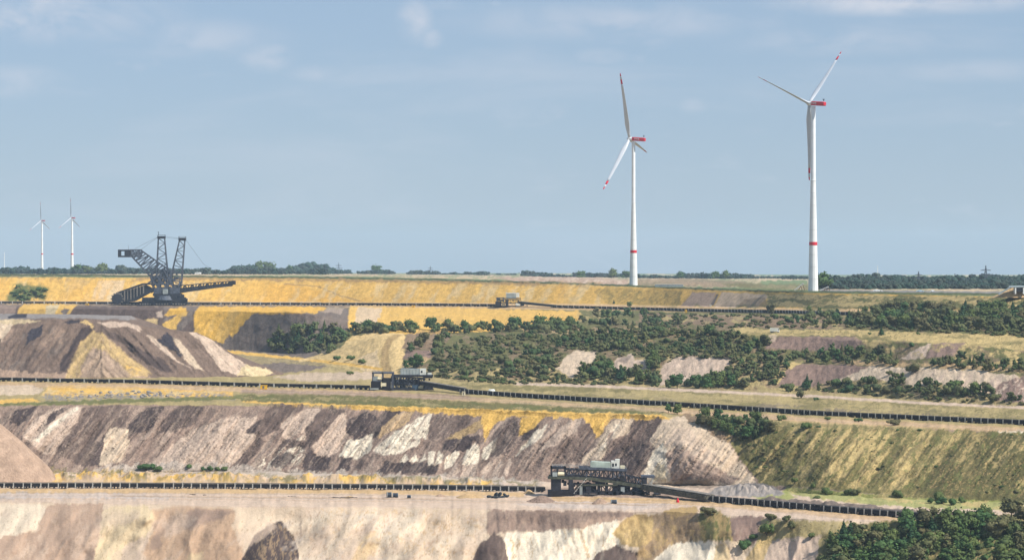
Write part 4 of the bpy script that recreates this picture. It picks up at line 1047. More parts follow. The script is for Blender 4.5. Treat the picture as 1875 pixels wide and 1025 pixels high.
for xa, xb, ya in ((1120, 1141, 885), (1155, 1180, 889)):
    c = MB(k); x0, x1 = xa - 1100, xb - 1100
    for y0 in (-16, 8):
        c.span(x0 + 2, x1 - 2, y0, y0 + 8, 1, 8.5); c.cyl((x0 + 4, y0, 4.4), (x0 + 4, y0 + 8, 4.4), 4.4, n=12); c.cyl((x1 - 4, y0, 4.4), (x1 - 4, y0 + 8, 4.4), 4.4, n=12)
    o = c.build('crawler', M_STEEL, t)
    p = MB(k); p.span(x0 + 3, x1 - 5, -8, 8, 7, 906 - ya + 4); p.build('pivot_column', M_STEELB, o)
bx('tail_hopper', M_STEEL, (1176, 1184, 872, 892), d=(-12, 12)); bx('hopper_roof', M_STEELB, (1174, 1198, 869.5, 873), d=(-13, 13))
ts = MB(k)
for y in (-11, 11):
    ts.bar((97, y, 34), (90, y, 18), 1.2); ts.bar((86, y, 33), (97, y, 33), 1.2); ts.bar((84, y, 18), (96, y, 20), 1.2); ts.bar((84, y, 32), (92, y, 18), 1)
ts.build('tail_strut', M_POST, t)
eq = MB(k); er = random.Random(5)
for i in range(46):
    x = er.uniform(-88, 90); zc = 34 - max(0, x + 20) * .17 - er.uniform(1, 14); w_, h_ = er.uniform(1.5, 7), er.uniform(1.5, 6); y = er.uniform(-12, 8); eq.span(x, x + w_, y, y + er.uniform(2, 6), zc - h_, zc)
tag(eq.build('hanging_equipment', M_STEEL, t), kind='stuff')
eq = MB(k)
for i in range(30):
    x = er.uniform(-62, 80); zc = 47 - max(0, x) * .22 - er.uniform(0, 9); eq.span(x, x + er.uniform(1, 4), -13, -11 + er.uniform(0, 8), zc - er.uniform(1, 5), zc)
tag(eq.build('pipe_bundle', M_STEELB, t), kind='stuff')
lf = MB(k).truss(((-50, 21), (84, 15)), ((-50, 6), (84, 5)), 13, -11, 11, 1.7); lf.build('lower_frame', M_STEEL, t)
bx('counterweight_block', M_RUBBER, (1128, 1152, 886, 899), (1060, 1092, 890, 900), d=(-6, 12))
bx('ground_frame', M_STEEL, (1052, 1122, 899, 902), (1056, 1060, 893, 903), (1094, 1099, 888, 906), (1108, 1113, 889, 906), d=(-13, 13)); bx('transformer_box', M_GREYBOX, (1136, 1143, 890, 899), d=(-15, -9))
st_ = MB(k)
for i in range(9): st_.span(-50 + i * 2.6, -47.6 + i * 2.6, -16.5, -13.6, 5 + i * 3.1, 5.7 + i * 3.1)
st_.bar((-50, -16.5, 5), (-26, -16.5, 33), .6); st_.bar((-50, -13.6, 5), (-26, -13.6, 33), .6); st_.build('access_stair', M_POST, t)
sh = MB(k); sh.cyl((38, -14.5, 33), (38, -12, 33), 4.2, n=16); sh.cyl((38, 12, 33), (38, 14.5, 33), 4.2, n=16); sh.build('belt_pulley', M_RUBBER, t)
boom('inclined feeding boom falling right from the front drive station to the lowest conveyor', (1180, 905), (1300, 918.5), 2.4, .7, 2.8, 6.5, clad=M_CLAD, mat=M_RAIL)

# --- middle drive station (x 678..792, foot row 713)
t, k = machine('drive_station', 'middle conveyor drive station with light grey house, at the foot of the sandy ramp', 'drive station', 735, 713.5)
def px(x0, x1, y0, y1): return x0 - 735, x1 - 735, 713.5 - y1, 713.5 - y0
hs = MB(k); hs.prism([(-1.5, 27.5), (-1.5, 37), (0, 39.5), (33.5, 38.5), (33.5, 27.5)], -7, 7); o = hs.build('machine_house', M_GREYBOX, t)
for i in range(6):
    rb = MB(k); rb.span(1 + i * 5.5, 1.6 + i * 5.5, -7.25, -7, 28, 37); rb.build('wall_rib', M_PALEBOX, o)
bx('control_cab', M_PALEBOX, (769, 780, 674.5, 686), d=(-7.5, 7)); bx('cab_window', M_GLASS, (771, 774, 678, 682), d=(-7.8, -7.5)); bx('small_housing', M_PALEBOX, (783, 790, 682, 687), d=(-5, 5))
bx('upper_deck', M_STEEL, (720, 793, 685.5, 689), d=(-11, 11)); bx('rear_deck', M_STEEL, (776, 792, 687, 691.5), d=(-8, 8))
bx('head_frame', M_STEELB, (682, 684, 681, 698), (700, 702, 681, 712), (682, 721, 681, 683.5), (718, 721, 683, 714), (682, 702, 696, 698)); bx('drive_cover', M_GREYBOX, (683, 692.5, 689, 697), d=(-12.5, 6))
mo = MB(k); mo.cyl((-43, -11, 21), (-35.5, -11, 21), 2.7, n=12); mo.build('drive_motor', M_CREAM, t); bx('head_leg', M_RUBBER, (680, 697, 697.5, 710)); bx('middle_leg', M_RUBBER, (700, 716, 692, 713.5)); bx('switch_box', M_CREAM, (698, 708, 700, 706), d=(-14.8, -13))
bx('base_skid', M_STEEL, (676, 760, 709.5, 714.5), d=(-13, 13)); bx('skid_plate', M_GREYBOX, (678, 694, 709.5, 712.5), d=(-14.5, -13))
tr = MB(k).truss(((-18, 25), (42, 21)), ((-18, 12), (42, 9)), 11, -10, 10, 1.3); tr.build('upper_truss', M_STEEL, t)
tr = MB(k).truss(((-20, 14), (26, 11)), ((-20, 3), (26, 2)), 8, -8, 8, 1.3); tr.build('lower_truss', M_STEELB, t)
bx('transfer_chute', M_STEEL, (722, 768, 694, 705), d=(-6, 6)); bx('support_leg', M_POST, (716, 719, 698, 715), d=(-13, -10)); bx('support_leg', M_POST, (716, 719, 698, 715), d=(10, 13))
bx('cable_drum_box', M_BLUE, (755, 766, 704, 714), d=(-12, -4)); mo = MB(k); mo.cyl((31.5, -9, 5), (40, -9, 5), 2.6, n=12); mo.build('drive_motor', M_CREAM, t); bx('tail_base', M_STEEL, (765, 792, 707, 715), d=(-6, 9))
eq = MB(k); er = random.Random(15)
for i in range(44):
    x = er.uniform(-50, 50); z0 = er.uniform(1, 26); y = er.uniform(-11, 8); eq.span(x, x + er.uniform(1.2, 6), y, y + er.uniform(2, 5), z0, z0 + er.uniform(1, 4.5))
tag(eq.build('machinery', M_STEEL, t), kind='stuff')
eq = MB(k)
for i in range(30):
    x = er.uniform(-18, 40); z0 = er.uniform(3, 25); eq.bar((x, -11.5, z0), (x + er.uniform(-8, 8), -11 + er.uniform(0, 3), z0 + er.uniform(-7, 7)), er.uniform(.5, 1.1))
tag(eq.build('pipe_bundle', M_STEELB, t), kind='stuff')
hr = MB(k)
for y in (-11, 11):
    hr.bar((-53, y, 35), (-14, y, 33), .4); hr.bar((34, y, 32), (58, y, 32), .4)
    for i in range(8): hr.bar((-53 + i * 5.5, y, 31), (-53 + i * 5.5, y, 35 - i * .3), .4)
hr.build('handrail', M_RAIL, t)
boom('inclined feeding boom falling right from the middle drive station to the middle conveyor', (772, 713.5), (850, 719.5), 3.2, .7, 2.5, 5, mat=M_STEELB)

# --- far drive station (x 906..960, foot row 561)
t, k = machine('drive_station', 'small far drive station with white topped house, against the yellow sand face', 'drive station', 932, 561.5)
def px(x0, x1, y0, y1): return x0 - 932, x1 - 932, 561.5 - y1, 561.5 - y0
bx('machine_house', M_GREYBOX, (927, 945, 537, 545.5), d=(-4, 4)); bx('control_cab', M_PALEBOX, (945.2, 951, 536, 544), d=(-4, 4)); bx('house_roof', M_PALEBOX, (926.6, 945, 535.8, 537), d=(-4.3, 4.3))
bx('upper_deck', M_STEEL, (921, 954, 545.5, 547.3), d=(-5.5, 5.5)); bx('drive_cover', M_GREYBOX, (911, 916, 546, 551), d=(-6, 3)); bx('drive_motor', M_CREAM, (916, 920, 547.5, 552), d=(-6, -2)); bx('head_leg', M_RUBBER, (907, 918, 552, 560)); bx('middle_leg', M_STEEL, (926, 931, 548, 561)); bx('switch_box', M_CREAM, (919, 925, 554, 560), d=(-9, -6))
tr = MB(k).truss(((-16, 13), (22, 12)), ((-16, 7), (22, 5.5)), 8, -5, 5, .9); tr.build('main_truss', M_STEEL, t)
bx('base_skid', M_STEEL, (905, 958, 559.5, 562.5), d=(-7, 7)); bx('cable_box', M_PALEBOX, (944, 952, 555, 559.5), d=(-8, -4)); bx('tail_base', M_RUBBER, (953, 960, 553, 561), d=(-5, 5)); bx('head_frame', M_STEELB, (909, 911, 545, 553), (921, 923, 545, 553), (909, 923, 544.5, 546))
boom('inclined feeding boom falling right from the small far drive station', (950, 561.5), (1018, 563.5), 3.8, .7, 2.4, 5, mat=M_OLIVE)

# ------------------------------------------------------------------ bucket wheel excavator (foot row 559, x 208..430)
t, k = machine('bucket_wheel_excavator', 'huge dark excavator with two lattice masts standing below the far sand face', 'excavator', 290, 559)
def q(x, y): return (x - 290, 559 - y)
def px(x0, x1, y0, y1): return x0 - 290, x1 - 290, 559 - y1, 559 - y0
for x0, x1, ya in ((254, 282, -13), (284, 314, -15), (314, 344, -12), (284, 314, 5), (314, 340, 6)):
    c = MB(k); a, b = x0 - 290, x1 - 290
    c.span(a + 3, b - 3, ya, ya + 7, .5, 7.2); c.cyl((a + 3.8, ya, 3.8), (a + 3.8, ya + 7, 3.8), 3.8, n=12); c.cyl((b - 3.8, ya, 3.8), (b - 3.8, ya + 7, 3.8), 3.8, n=12)
    o = c.build('crawler', M_STEEL, t)
    w = MB(k)
    for i in range(5): w.cyl((a + 5 + i * (b - a - 10) / 4, ya - .4, 2.6), (a + 5 + i * (b - a - 10) / 4, ya, 2.6), 1.5, n=10)
    w.build('track_roller', M_RAIL, o)
er0 = random.Random(4)
bx('undercarriage', M_STEEL, (262, 340, 544.5, 552), d=(-12, 10)); bx('drive_housing', M_STEEL, (312, 338, 539, 545), (326, 344, 546, 554), d=(-10, -2)); eq = MB(k)
for i in range(24):
    x = er0.uniform(-30, 50); z0 = er0.uniform(4, 14); eq.span(x, x + er0.uniform(3, 9), -15 + er0.uniform(-1, 3), -8, z0, z0 + er0.uniform(2, 5))
tag(eq.build('undercarriage_gear', M_STEEL, t), kind='stuff')
c = MB(k); c.cyl((13, 0, 10), (13, 0, 17.5), 19, 16, n=28); c.build('slewing_ring', M_STEELB, t)
bx('turntable', M_STEEL, (282, 332, 537, 542), d=(-13, 13)); bx('engine_house', M_STEELB, (284, 299, 527, 538), d=(-12, -3)); bx('engine_house', M_STEELB, (312, 330, 526, 538), d=(-11, 10)); bx('control_cab', M_GREYBOX, (300, 309, 529, 538), d=(-13.5, -7))
sp = MB(k)
for y in (-9, 9):
    for a, b in (((285, 541), (276, 505)), ((285, 541), (300, 492)), ((298, 541), (288, 505)), ((300, 541), (316, 494)), ((312, 541), (300, 500)), ((320, 541), (312, 496)), ((325, 538), (330, 516)), ((276, 505), (332, 516)), ((280, 520), (328, 522)), ((283, 532), (326, 530)), ((276, 505), (300, 541)), ((288, 505), (318, 541)), ((300, 492), (325, 538)), ((272, 518), (300, 500)), ((290, 512), (316, 530)), ((296, 532), (322, 508))):
        p, r = q(*a), q(*b); sp.bar((p[0], y, p[1]), (r[0], y * .8, r[1]), 1.9)
for x, y in ((285, 541), (300, 500), (312, 496), (276, 505), (328, 522), (316, 530), (283, 532)):
    p = q(x, y); sp.bar((p[0], -9, p[1]), (p[0], 9, p[1]), 1.2)
er = random.Random(9)
for i in range(60):
    a = (er.uniform(278, 326), er.uniform(500, 540)); b = (a[0] + er.uniform(-12, 12), a[1] + er.uniform(-12, 10)); y = er.uniform(-9, 9)
    p, r = q(*a), q(max(276, min(330, b[0])), max(496, min(541, b[1]))); sp.bar((p[0], y, p[1]), (r[0], y + er.uniform(-2, 2), r[1]), er.uniform(.6, 1.5))
for i in range(16):
    p = q(er.uniform(280, 326), er.uniform(508, 538)); sp.box((p[0], er.uniform(-8, 8), p[1]), (er.uniform(2, 7), 4, er.uniform(1.5, 4)))
sp.build('superstructure', M_STEELB, t)
def mast(nm, tl, tr_, bl_, br, n):
    m = MB(k)
    for s in (-1, 1):
        T, B = 3.0 * s, 7.5 * s
        L = [(q(*bl_), q(*tl)), (q(*br), q(*tr_))]
        pt = [[(a[0] + (b[0] - a[0]) * i / n, B + (T - B) * i / n, a[1] + (b[1] - a[1]) * i / n) for i in range(n + 1)] for a, b in L]
        for c_ in pt: m.bar(c_[0], c_[-1], 1.25)
        for i in range(n):
            m.bar(pt[0][i], pt[1][i], .7); m.bar(pt[i % 2][i], pt[1 - i % 2][i + 1], .7)
        m.bar(pt[0][n], pt[1][n], .8)
        if s == 1:
            for i in range(n + 1):
                for c_ in pt: m.bar(c_[i], (c_[i][0], -c_[i][1], c_[i][2]), .6)
                if i < n:
                    for c_ in pt: m.bar(c_[i], (c_[i + 1][0], -c_[i + 1][1], c_[i + 1][2]), .5)
    return m.build(nm, M_STEELB, t)
m1 = mast('lattice_mast', (290, 436), (301.5, 436), (286.5, 512), (308, 512), 8); m2 = mast('lattice_mast', (328.5, 440), (338.5, 440), (312, 512), (332, 522), 8)
for m_, (x0, x1, y0, y1) in ((m1, (289, 302.5, 431, 437)), (m2, (327.5, 340, 434, 440.5))):
    w = MB(k); a, b, c_, e = px(x0, x1, y0, y1); w.span(a, b, -5, 5, c_, c_ + 1.2); w.span(a, b, -4, 4, c_ + 1, e - 1.4)
    for y in (-5, 5): w.bar((a, y, e + .8), (b, y, e + .8), .5); w.bar((a, y, c_), (a, y, e + .8), .5); w.bar((b, y, c_), (b, y, e + .8), .5)
    w.build('mast_head', M_STEEL, m_)
w = MB(k); a = q(290.3, 431); w.bar((a[0], 0, a[1]), (a[0], 0, a[1] + 6.5), .9); w.box((a[0] - .3, 0, a[1] + 6), (2, 2, 1)); w.build('antenna', M_STEEL, m1)
cb = MB(k).truss((q(257, 457.5), q(318, 500)), (q(240, 468), q(292, 524)), 12, -6, 6, 1.2); cb.build('counterweight_boom', M_STEELB, t)
cb = MB(k).truss((q(238, 457.5), q(259, 457.5)), (q(238, 469), q(259, 470)), 4, -6, 6, 1.5)
cb.build('boom_head', M_STEELB, t)
cw = MB(k)
for x0, x1, y0, y1 in ((217, 239.5, 457, 460), (217, 239.5, 468, 471), (217, 221, 460, 468), (229, 239.5, 460, 468)): a, b, c_, e = px(x0, x1, y0, y1); cw.span(a, b, -7, 7, c_, e)
cw.span(-73, -61, -7.4, -7, 100, 101); o = cw.build('counterweight', M_STEEL, t)
w = MB(k); a = q(235, 457); w.bar((a[0], 0, a[1]), (a[0], 0, a[1] + 8), .35); w.build('antenna', M_STEEL, o)
# digging boom with its bucket wheel, low on the left
db, vf = MB(k), MB(k)
for y in (-9, 9):
    db.bar((*q(284, 519.5)[:1], y, q(284, 519.5)[1]), (q(262, 520)[0], y, q(262, 520)[1]), 1.6, 3); db.bar((q(262, 520)[0], y, q(262, 520)[1]), (q(214, 537)[0], y, q(214, 537)[1]), 1.6, 3)
    db.bar((q(284, 528)[0], y, q(284, 528)[1]), (q(246, 549)[0], y, q(246, 549)[1]), 1.8, 5); db.bar((q(246, 550)[0], y, q(246, 550)[1]), (q(212, 552)[0], y, q(212, 552)[1]), 1.6, 3.4)
    for i in range(9):
        u = i / 8; xt = 264 - 46 * u; yt = 520.5 + 15 * u; yb = 537 + 15 * min(1, u * 1.5)
        a, b = q(xt, yt), q(xt, min(yb, 551.5)); vf.bar((a[0], y, a[1]), (b[0], y, b[1]), 1.3 if i % 2 else 2.0)
db.build('digging_boom', M_STEEL, t); vf.build('boom_frame', M_RAIL, t)
pb = MB(k); pb.prism([q(268, 521.5), q(216, 538), q(212, 551), q(246, 549), q(282, 529)], -6, 6); pb.build('boom_plating', M_STEEL, t)
wh = MB(k); wh.cyl((-74, -12, 12), (-74, -6, 12), 9.5, n=24); o = wh.build('bucket_wheel', M_STEEL, t)
for i in range(12):
    b = MB(k); an = 2 * math.pi * i / 12; b.box((-74 + 10 * math.cos(an), -9, 12 + 10 * math.sin(an)), (3.2, 5, 2.4), Euler((0, -an, 0)).to_matrix()); b.build('bucket', M_RAIL, o)
bx('boom_foot', M_RUBBER, (211, 232, 547, 556.5), d=(-8, 8)); 
# discharge boom on the right
dm = MB(k).truss((q(318, 524), q(428, 514.3)), (q(318, 534.5), q(425, 523)), 16, -6, 6, 1.3); dm.build('discharge_boom', M_STEEL, t)
dm = MB(k); dm.prism([q(316, 529), q(426, 517.5), q(424, 523), q(334, 536), q(316, 538)], -4.5, 4.5); o = dm.build('boom_plating', M_STEELB, t)
dm = MB(k)
for y in (-6.5, 6.5):
    dm.bar((q(334, 520)[0], y, q(334, 520)[1]), (q(428, 511.5)[0], y, q(428, 511.5)[1]), .4)
    for i in range(12): a = q(334 + i * 8.3, 522.6 - i * .76); dm.bar((a[0], y, a[1]), (a[0], y, a[1] + 3), .35)
dm.build('handrail', M_RAIL, o)
dm = MB(k); a, b, c_, e = px(420, 431, 514, 523); dm.span(a, b, -7, 7, c_ + 2, e); dm.cyl((b - 4, -7.5, c_ + 5), (b - 4, 7.5, c_ + 5), 3, n=12); dm.build('discharge_head', M_RUBBER, t)
st = MB(k)
for a, b, y in (((290, 433), (246, 455.5), 4), ((290, 434), (258, 457.5), -4), ((302, 433), (328, 436), 4), ((302, 435), (328, 437.5), -4), ((339, 438), (372, 483), 3), ((372, 483), (418, 514), 3)):
    p, r = q(*a), q(*b); st.bar((p[0], y, p[1]), (r[0], y, r[1]), .34)
st.build('stay_cable', M_STEELB, t)

# ------------------------------------------------------------------ wind turbines
def text_mesh(name, body, size, mat):
    cu = bpy.data.curves.new(name, 'FONT'); cu.body = body; cu.size = size; cu.align_x = 'CENTER'; cu.align_y = 'CENTER'; cu.extrude = .04
    ob = bpy.data.objects.new(name, cu); COL.objects.link(ob)
    me = bpy.data.meshes.new_from_object(ob.evaluated_get(bpy.context.evaluated_depsgraph_get()))
    bpy.data.objects.remove(ob); bpy.data.curves.remove(cu)
    me.name = name; me.materials.clear(); me.materials.append(mat)
    return me

def blade_loft(secs, mat, name, parent, frame):
    d, c, n_, org = frame; V, Fc = [], []; m = 14; runs = []
    for run in secs:
        i0 = len(V)
        for (r, ch, th, off, bend) in run:
            for j in range(m):
                a = 2 * math.pi * j / m; u = math.cos(a); w = math.sin(a)
                tt = th * w * (1 - .55 * max(0, -u)) ; p = org + d * r + c * (u * ch / 2 + off) + n_ * (tt / 2) + c * bend
                V.append(tuple(p))
        for s in range(len(run) - 1):
            for j in range(m): Fc.append((i0 + s * m + j, i0 + s * m + (j + 1) % m, i0 + (s + 1) * m + (j + 1) % m, i0 + (s + 1) * m + j))
        Fc.append(tuple(i0 + j for j in reversed(range(m)))); Fc.append(tuple(i0 + (len(run) - 1) * m + j for j in range(m)))
    me = bpy.data.meshes.new(name); me.from_pydata(V, [], Fc); me.materials.append(mat)
    for p in me.polygons: p.use_smooth = len(p.vertices) == 4
    return link(name, me, parent)

def turbine(label, bx_, by, D, hub_y, c, th1, Lpx, wb, wt, trans, band, group, text=True, upright=True):
    """all lengths first in photo pixels at distance D"""
    p = P(bx_, by, D); k = D / F
    t = thing('wind_turbine', label, 'wind turbine', p, group=group)
    H = (by - hub_y) * k; zt = H - 2.0 * (Lpx * k / 60)
    htr = (by - trans) * k; rb, rt = wb / 2 * k, wt / 2 * k; rm = rt * 1.10
    mb = MB(); mb.cyl((0, 0, -2), (0, 0, htr), rb, rm, n=14, caps=True); lo = mb.build('lower_tower', M_CONC, t)
    for i in range(1, 9):
        z = htr * i / 9; r = rb + (rm - rb) * i / 9
        if D < 3000: jn = MB(); jn.cyl((0, 0, z - .09), (0, 0, z + .09), r * 1.004, n=14); jn.build('ring_joint', M_POST, lo)
    if D < 3000:
        dr = MB(); dr.box((-.22 * rb * 2, -rb * .99, 1.6), (1.3, .3, 2.6)); dr.build('door', M_GREYBOX, lo)
    mb = MB(); mb.cyl((0, 0, htr), (0, 0, htr + .9), rm * 1.06, n=28); mb.cyl((0, 0, htr + .9), (0, 0, zt), rm * .99, rt, n=28, caps=False); o = mb.build('upper_tower', M_WHITE, t)
    for pl in o.data.polygons: pl.use_smooth = len(pl.vertices) == 4
    zb0, zb1 = (by - band[1]) * k, (by - band[0]) * k
    rr = lambda z: rb + (rm - rb) * z / htr
    mb = MB(); mb.cyl((0, 0, zb0), (0, 0, zb1), rr(zb0) * 1.03, rr(zb1) * 1.03, n=28); mb.build('red_ring', M_RED, t)
    s_ = math.sqrt(1 - c * c); e = Vector((c, s_, 0)); ah = Vector((-s_, c, 0)); z = Vector((0, 0, 1)); tl = math.radians(5)
    a = ah * math.cos(tl) + z * math.sin(tl); u = z * math.cos(tl) - ah * math.sin(tl)
    S = Lpx * k / 60
    rot = Matrix((( -a.x, -e.x, u.x), (-a.y, -e.y, u.y), (-a.z, -e.z, u.z)))       # local x = backwards along the nacelle
    ctr = Vector((0, 0, H)) + a * (1.6 * S)
    na = bpy.data.meshes.new('nacelle'); V = []; prof = ((0, 1.2, 1.1), (.5, 1.6, 1.45), (2, 1.85, 1.65), (11, 1.85, 1.65), (12.4, 1.7, 1.5), (12.9, 1.2, 1.1)); m = 20; Fs = []
    for xx, hw, hh in prof:
        for j in range(m):
            an = 2 * math.pi * j / m; cx, sx = math.cos(an), math.sin(an)
            V.append(tuple(ctr + rot @ Vector((xx * S, math.copysign(abs(cx) ** .35, cx) * hw * S, math.copysign(abs(sx) ** .35, sx) * hh * S + .2 * S))))
    for s in range(len(prof) - 1):
        for j in range(m): Fs.append((s * m + j, s * m + (j + 1) % m, (s + 1) * m + (j + 1) % m, (s + 1) * m + j))
    Fs.append(tuple(reversed(range(m)))); Fs.append(tuple((len(prof) - 1) * m + j for j in range(m)))
    na.from_pydata(V, [], Fs); na.materials.append(M_RED); no = link('nacelle', na, t)
    w = MB(); tp = ctr + rot @ Vector((11.3 * S, 0, 2.2 * S)); w.bar(tp, tp + z * 1.6 * S, .35 * S); w.bar(tp + z * 1.5 * S - e * S, tp + z * 1.5 * S + e * S, .5 * S); w.box(tp + z * .9 * S, (.9 * S, .9 * S, .9 * S)); w.build('wind_vane', M_STEELB, no)
    if text:
        me = text_mesh('lettering', 'RWE', 2.3 * S, M_WHITE); o = link('lettering', me, no)
        nrm = e * -1.0                                     # the flank that faces the viewer
        xa = -a; ya = u; o.matrix_local = Matrix(((xa.x, ya.x, nrm.x, 0), (xa.y, ya.y, nrm.y, 0), (xa.z, ya.z, nrm.z, 0), (0, 0, 0, 1)))
        o.location = ctr + rot @ Vector(((3.6 if text == 1 else 5.4) * S, 0, .25 * S)) + nrm * 1.9 * S
    hub = Vector((0, 0, H)) + a * 3.8 * S
    w = MB(); w.cyl(hub - a * 2.7 * S, hub + a * 1.0 * S, 1.75 * S, 1.7 * S, n=20); w.cyl(hub + a * 1.0 * S, hub + a * 2.4 * S, 1.7 * S, .7 * S, n=20); w.build('hub', M_WHITE, t, smooth=False)
    for b in range(3):
        th = math.radians(th1 + 120 * b); d = e * math.sin(th) + u * math.cos(th); tg = e * math.cos(th) - u * math.sin(th)
        cone = math.radians(3.0); d = (d * math.cos(cone) + a * math.sin(cone)).normalized()
        ch = (a * math.cos(.10) + tg * math.sin(.10)); ch = (ch - d * ch.dot(d)).normalized(); nn_ = d.cross(ch)
        def sec(f):
            chord = np.interp(f, [0, .04, .20, .5, .8, .95, 1], [2.4, 2.5, 4.6, 3.4, 2.2, 1.6, .7]); th_ = np.interp(f, [0, .04, .20, .5, 1], [2.3, 2.25, 1.25, .62, .13])
            return (f * 60 * S + .8 * S, chord * S, th_ * S, .16 * chord * S * min(1, f / .15), (2.3 * f * f) * S)
        fr = lambda lo_, hi, n: [sec(lo_ + (hi - lo_) * i / n) for i in range(n + 1)]
        bo = blade_loft([fr(0, .835, 16), fr(.905, .957, 2)], M_BLADE, 'blade', t, (d, ch, nn_, hub))
        blade_loft([fr(.835, .905, 2)], M_RED, 'red_band', bo, (d, ch, nn_, hub)); blade_loft([fr(.957, 1.0, 2)], M_RED, 'red_band', bo, (d, ch, nn_, hub))
    return t
WG = 'wind turbines beyond the pit'
gp = G(1488, 532.5)
turbine('tall white wind turbine on the right with one blade pointing up right and red housing', 1489, 533.5, gp.y, 190, .69, 46, 144, 18.5, 8.6, 331, (443, 449), WG, text=1)
gp = G(1159, 522.2)
turbine('white wind turbine right of centre with one blade pointing up and one down left', 1160, 523, gp.y, 255, .41, -20.6, 123, 15.2, 6.4, 372, (458, 463), WG, text=2)
turbine('right of the two small distant white turbines at the far left', 132, 500.5, 5400, 399, .45, -3, 35.5, 6.4, 3.4, 440, (464, 466.5), WG, text=False)
turbine('left of the two small distant white turbines at the far left', 77, 500.5, 6600, 404, .45, -4, 34, 5.2, 3.0, 440, (464, 466), WG, text=False)

# ------------------------------------------------------------------ small things on the benches
def simple(name, label, cat, x, y, parts, group=None, rz=0.0, D=None, dz=0.0):
    """parts: (part name or None, material, MB in metres) -- one piece becomes the thing itself"""
    p = G(x, y, dz) if D is None else P(x, y, D)
    if len(parts) == 1:
        o = parts[0][2].build(name, parts[0][1]); o.location = p; o.rotation_euler = (0, 0, rz); return tag(o, label, cat, group)
    t = thing(name, label, cat, p, rz, group)
    for nm, mt, mb in parts: mb.build(nm, mt, t)
    return t
def reel(x, y, r, w, label, rz=.25, mat=M_BLUE):
    fl, dr, cr = MB(), MB(), MB()
    fl.cyl((-w / 2, 0, r), (-w / 2 + .18, 0, r), r, n=20); fl.cyl((w / 2 - .18, 0, r), (w / 2, 0, r), r, n=20)
    dr.cyl((-w / 2 + .19, 0, r), (w / 2 - .19, 0, r), r * .84, n=20)
    for i in range(5): cr.cyl((-w / 2 + .3 + i * (w - .6) / 5, 0, r), (-w / 2 + .3 + (i + .55) * (w - .6) / 5, 0, r), r * .87, n=20)
    simple('cable_reel', label, 'cable reel', x, y, [('flange', M_GREYBOX, fl), ('wound_cable', mat, dr), ('cable_turn', M_STEEL, cr)], 'cable reels on the lowest bench', rz)
reel(712.5, 910.5, 1.45, 2.2, 'taller left cable reel of the touching pair on the lowest bench')
reel(724, 910.5, 1.25, 2.7, 'lower right cable reel of the touching pair on the lowest bench', .1)
reel(749, 911.5, .85, 2.0, 'smallest cable reel, alone right of the touching pair of reels', .0)
reel(1124, 922.5, 1.15, 2.7, 'blue cable reel lying below the right end of the front drive station', .15)
def torus(R0, r0, n=22, m=9):
    V = [((R0 + r0 * math.cos(b)) * math.cos(a), (R0 + r0 * math.cos(b)) * math.sin(a), r0 * 1.2 * math.sin(b)) for a in np.linspace(0, 2 * math.pi, n, endpoint=False) for b in np.linspace(0, 2 * math.pi, m, endpoint=False)]
    Fc = [(i * m + j, ((i + 1) % n) * m + j, ((i + 1) % n) * m + (j + 1) % m, i * m + (j + 1) % m) for i in range(n) for j in range(m)]
    return mesh_np('old_tyre', np.array(V), np.array(Fc), [mat_plain('old_rubber', (.022, .028, .036), .6, wear=.3)], smooth=True)
tm = torus(.95, .42)
for i, (x, y, dz, rx, ry) in enumerate(((896, 910.5, .5, .2, .1), (904, 911.5, .5, -.1, .2), (912, 912, .5, .1, -.1), (920, 911.5, .5, -.2, .1), (928, 910.5, .6, .4, .3), (908, 910, 1.35, .9, .3), (915, 910, 1.5, .6, -.7), (925, 910, 1.1, .5, .5))):
    o = link('old_tyre', tm); o.location = G(x, y, dz); o.rotation_euler = (rx, ry, i)
    tag(o, ('leftmost tyre', 'second tyre from the left', 'middle tyre', 'second tyre from the right', 'rightmost tyre', 'left tyre on top', 'middle tyre on top', 'right tyre on top')[i] + (' in the bottom row' if i < 5 else '') + ' of the black tyre heap', 'tyre', 'heap of old tyres on the lowest bench')
w, w2 = MB(), MB(); w.cyl((0, 0, 0), (0, 0, .9), .75, .7, n=16); w.cyl((0, 0, .9), (0, 0, 1.7), .7, .3, n=16); w2.cyl((0, 0, 1.7), (0, 0, 2.2), .32, .2, n=12)
simple('marker_cone', 'small bright red cone standing under the feeding boom of the front drive station', 'marker', 1241, 919, [('cone_body', M_RED, w), ('cone_cap', M_RED, w2)])
for x, y, L_, label in ((534, 909, 5.5, 'short black strip of belt lying left of the longer one on the lowest bench'), (628, 911, 14, 'longest black strip of belt lying left of the pair of cable reels'), (352, 905.5, 3.2, 'black scrap of belt nearest the left edge on the lowest bench'), (375, 906.5, 1.6, 'tiny black scrap just right of the leftmost belt scrap')):
    w = MB(); n = 7
    for i in range(n): w.box((-L_ / 2 + (i + .5) * L_ / n, .2 * math.sin(i * 2.1 + x), .18 + .12 * math.sin(i * 1.7 + x) ** 2), (L_ / n * 1.1, 1.0, .22), Euler((0, .1 * math.sin(i), .2 * math.cos(i * 1.3))).to_matrix())
    simple('belt_scrap', label, 'belt scrap', x, y, [('belt_scrap', M_RUBBER, w)], 'black belt scraps on the lowest bench')
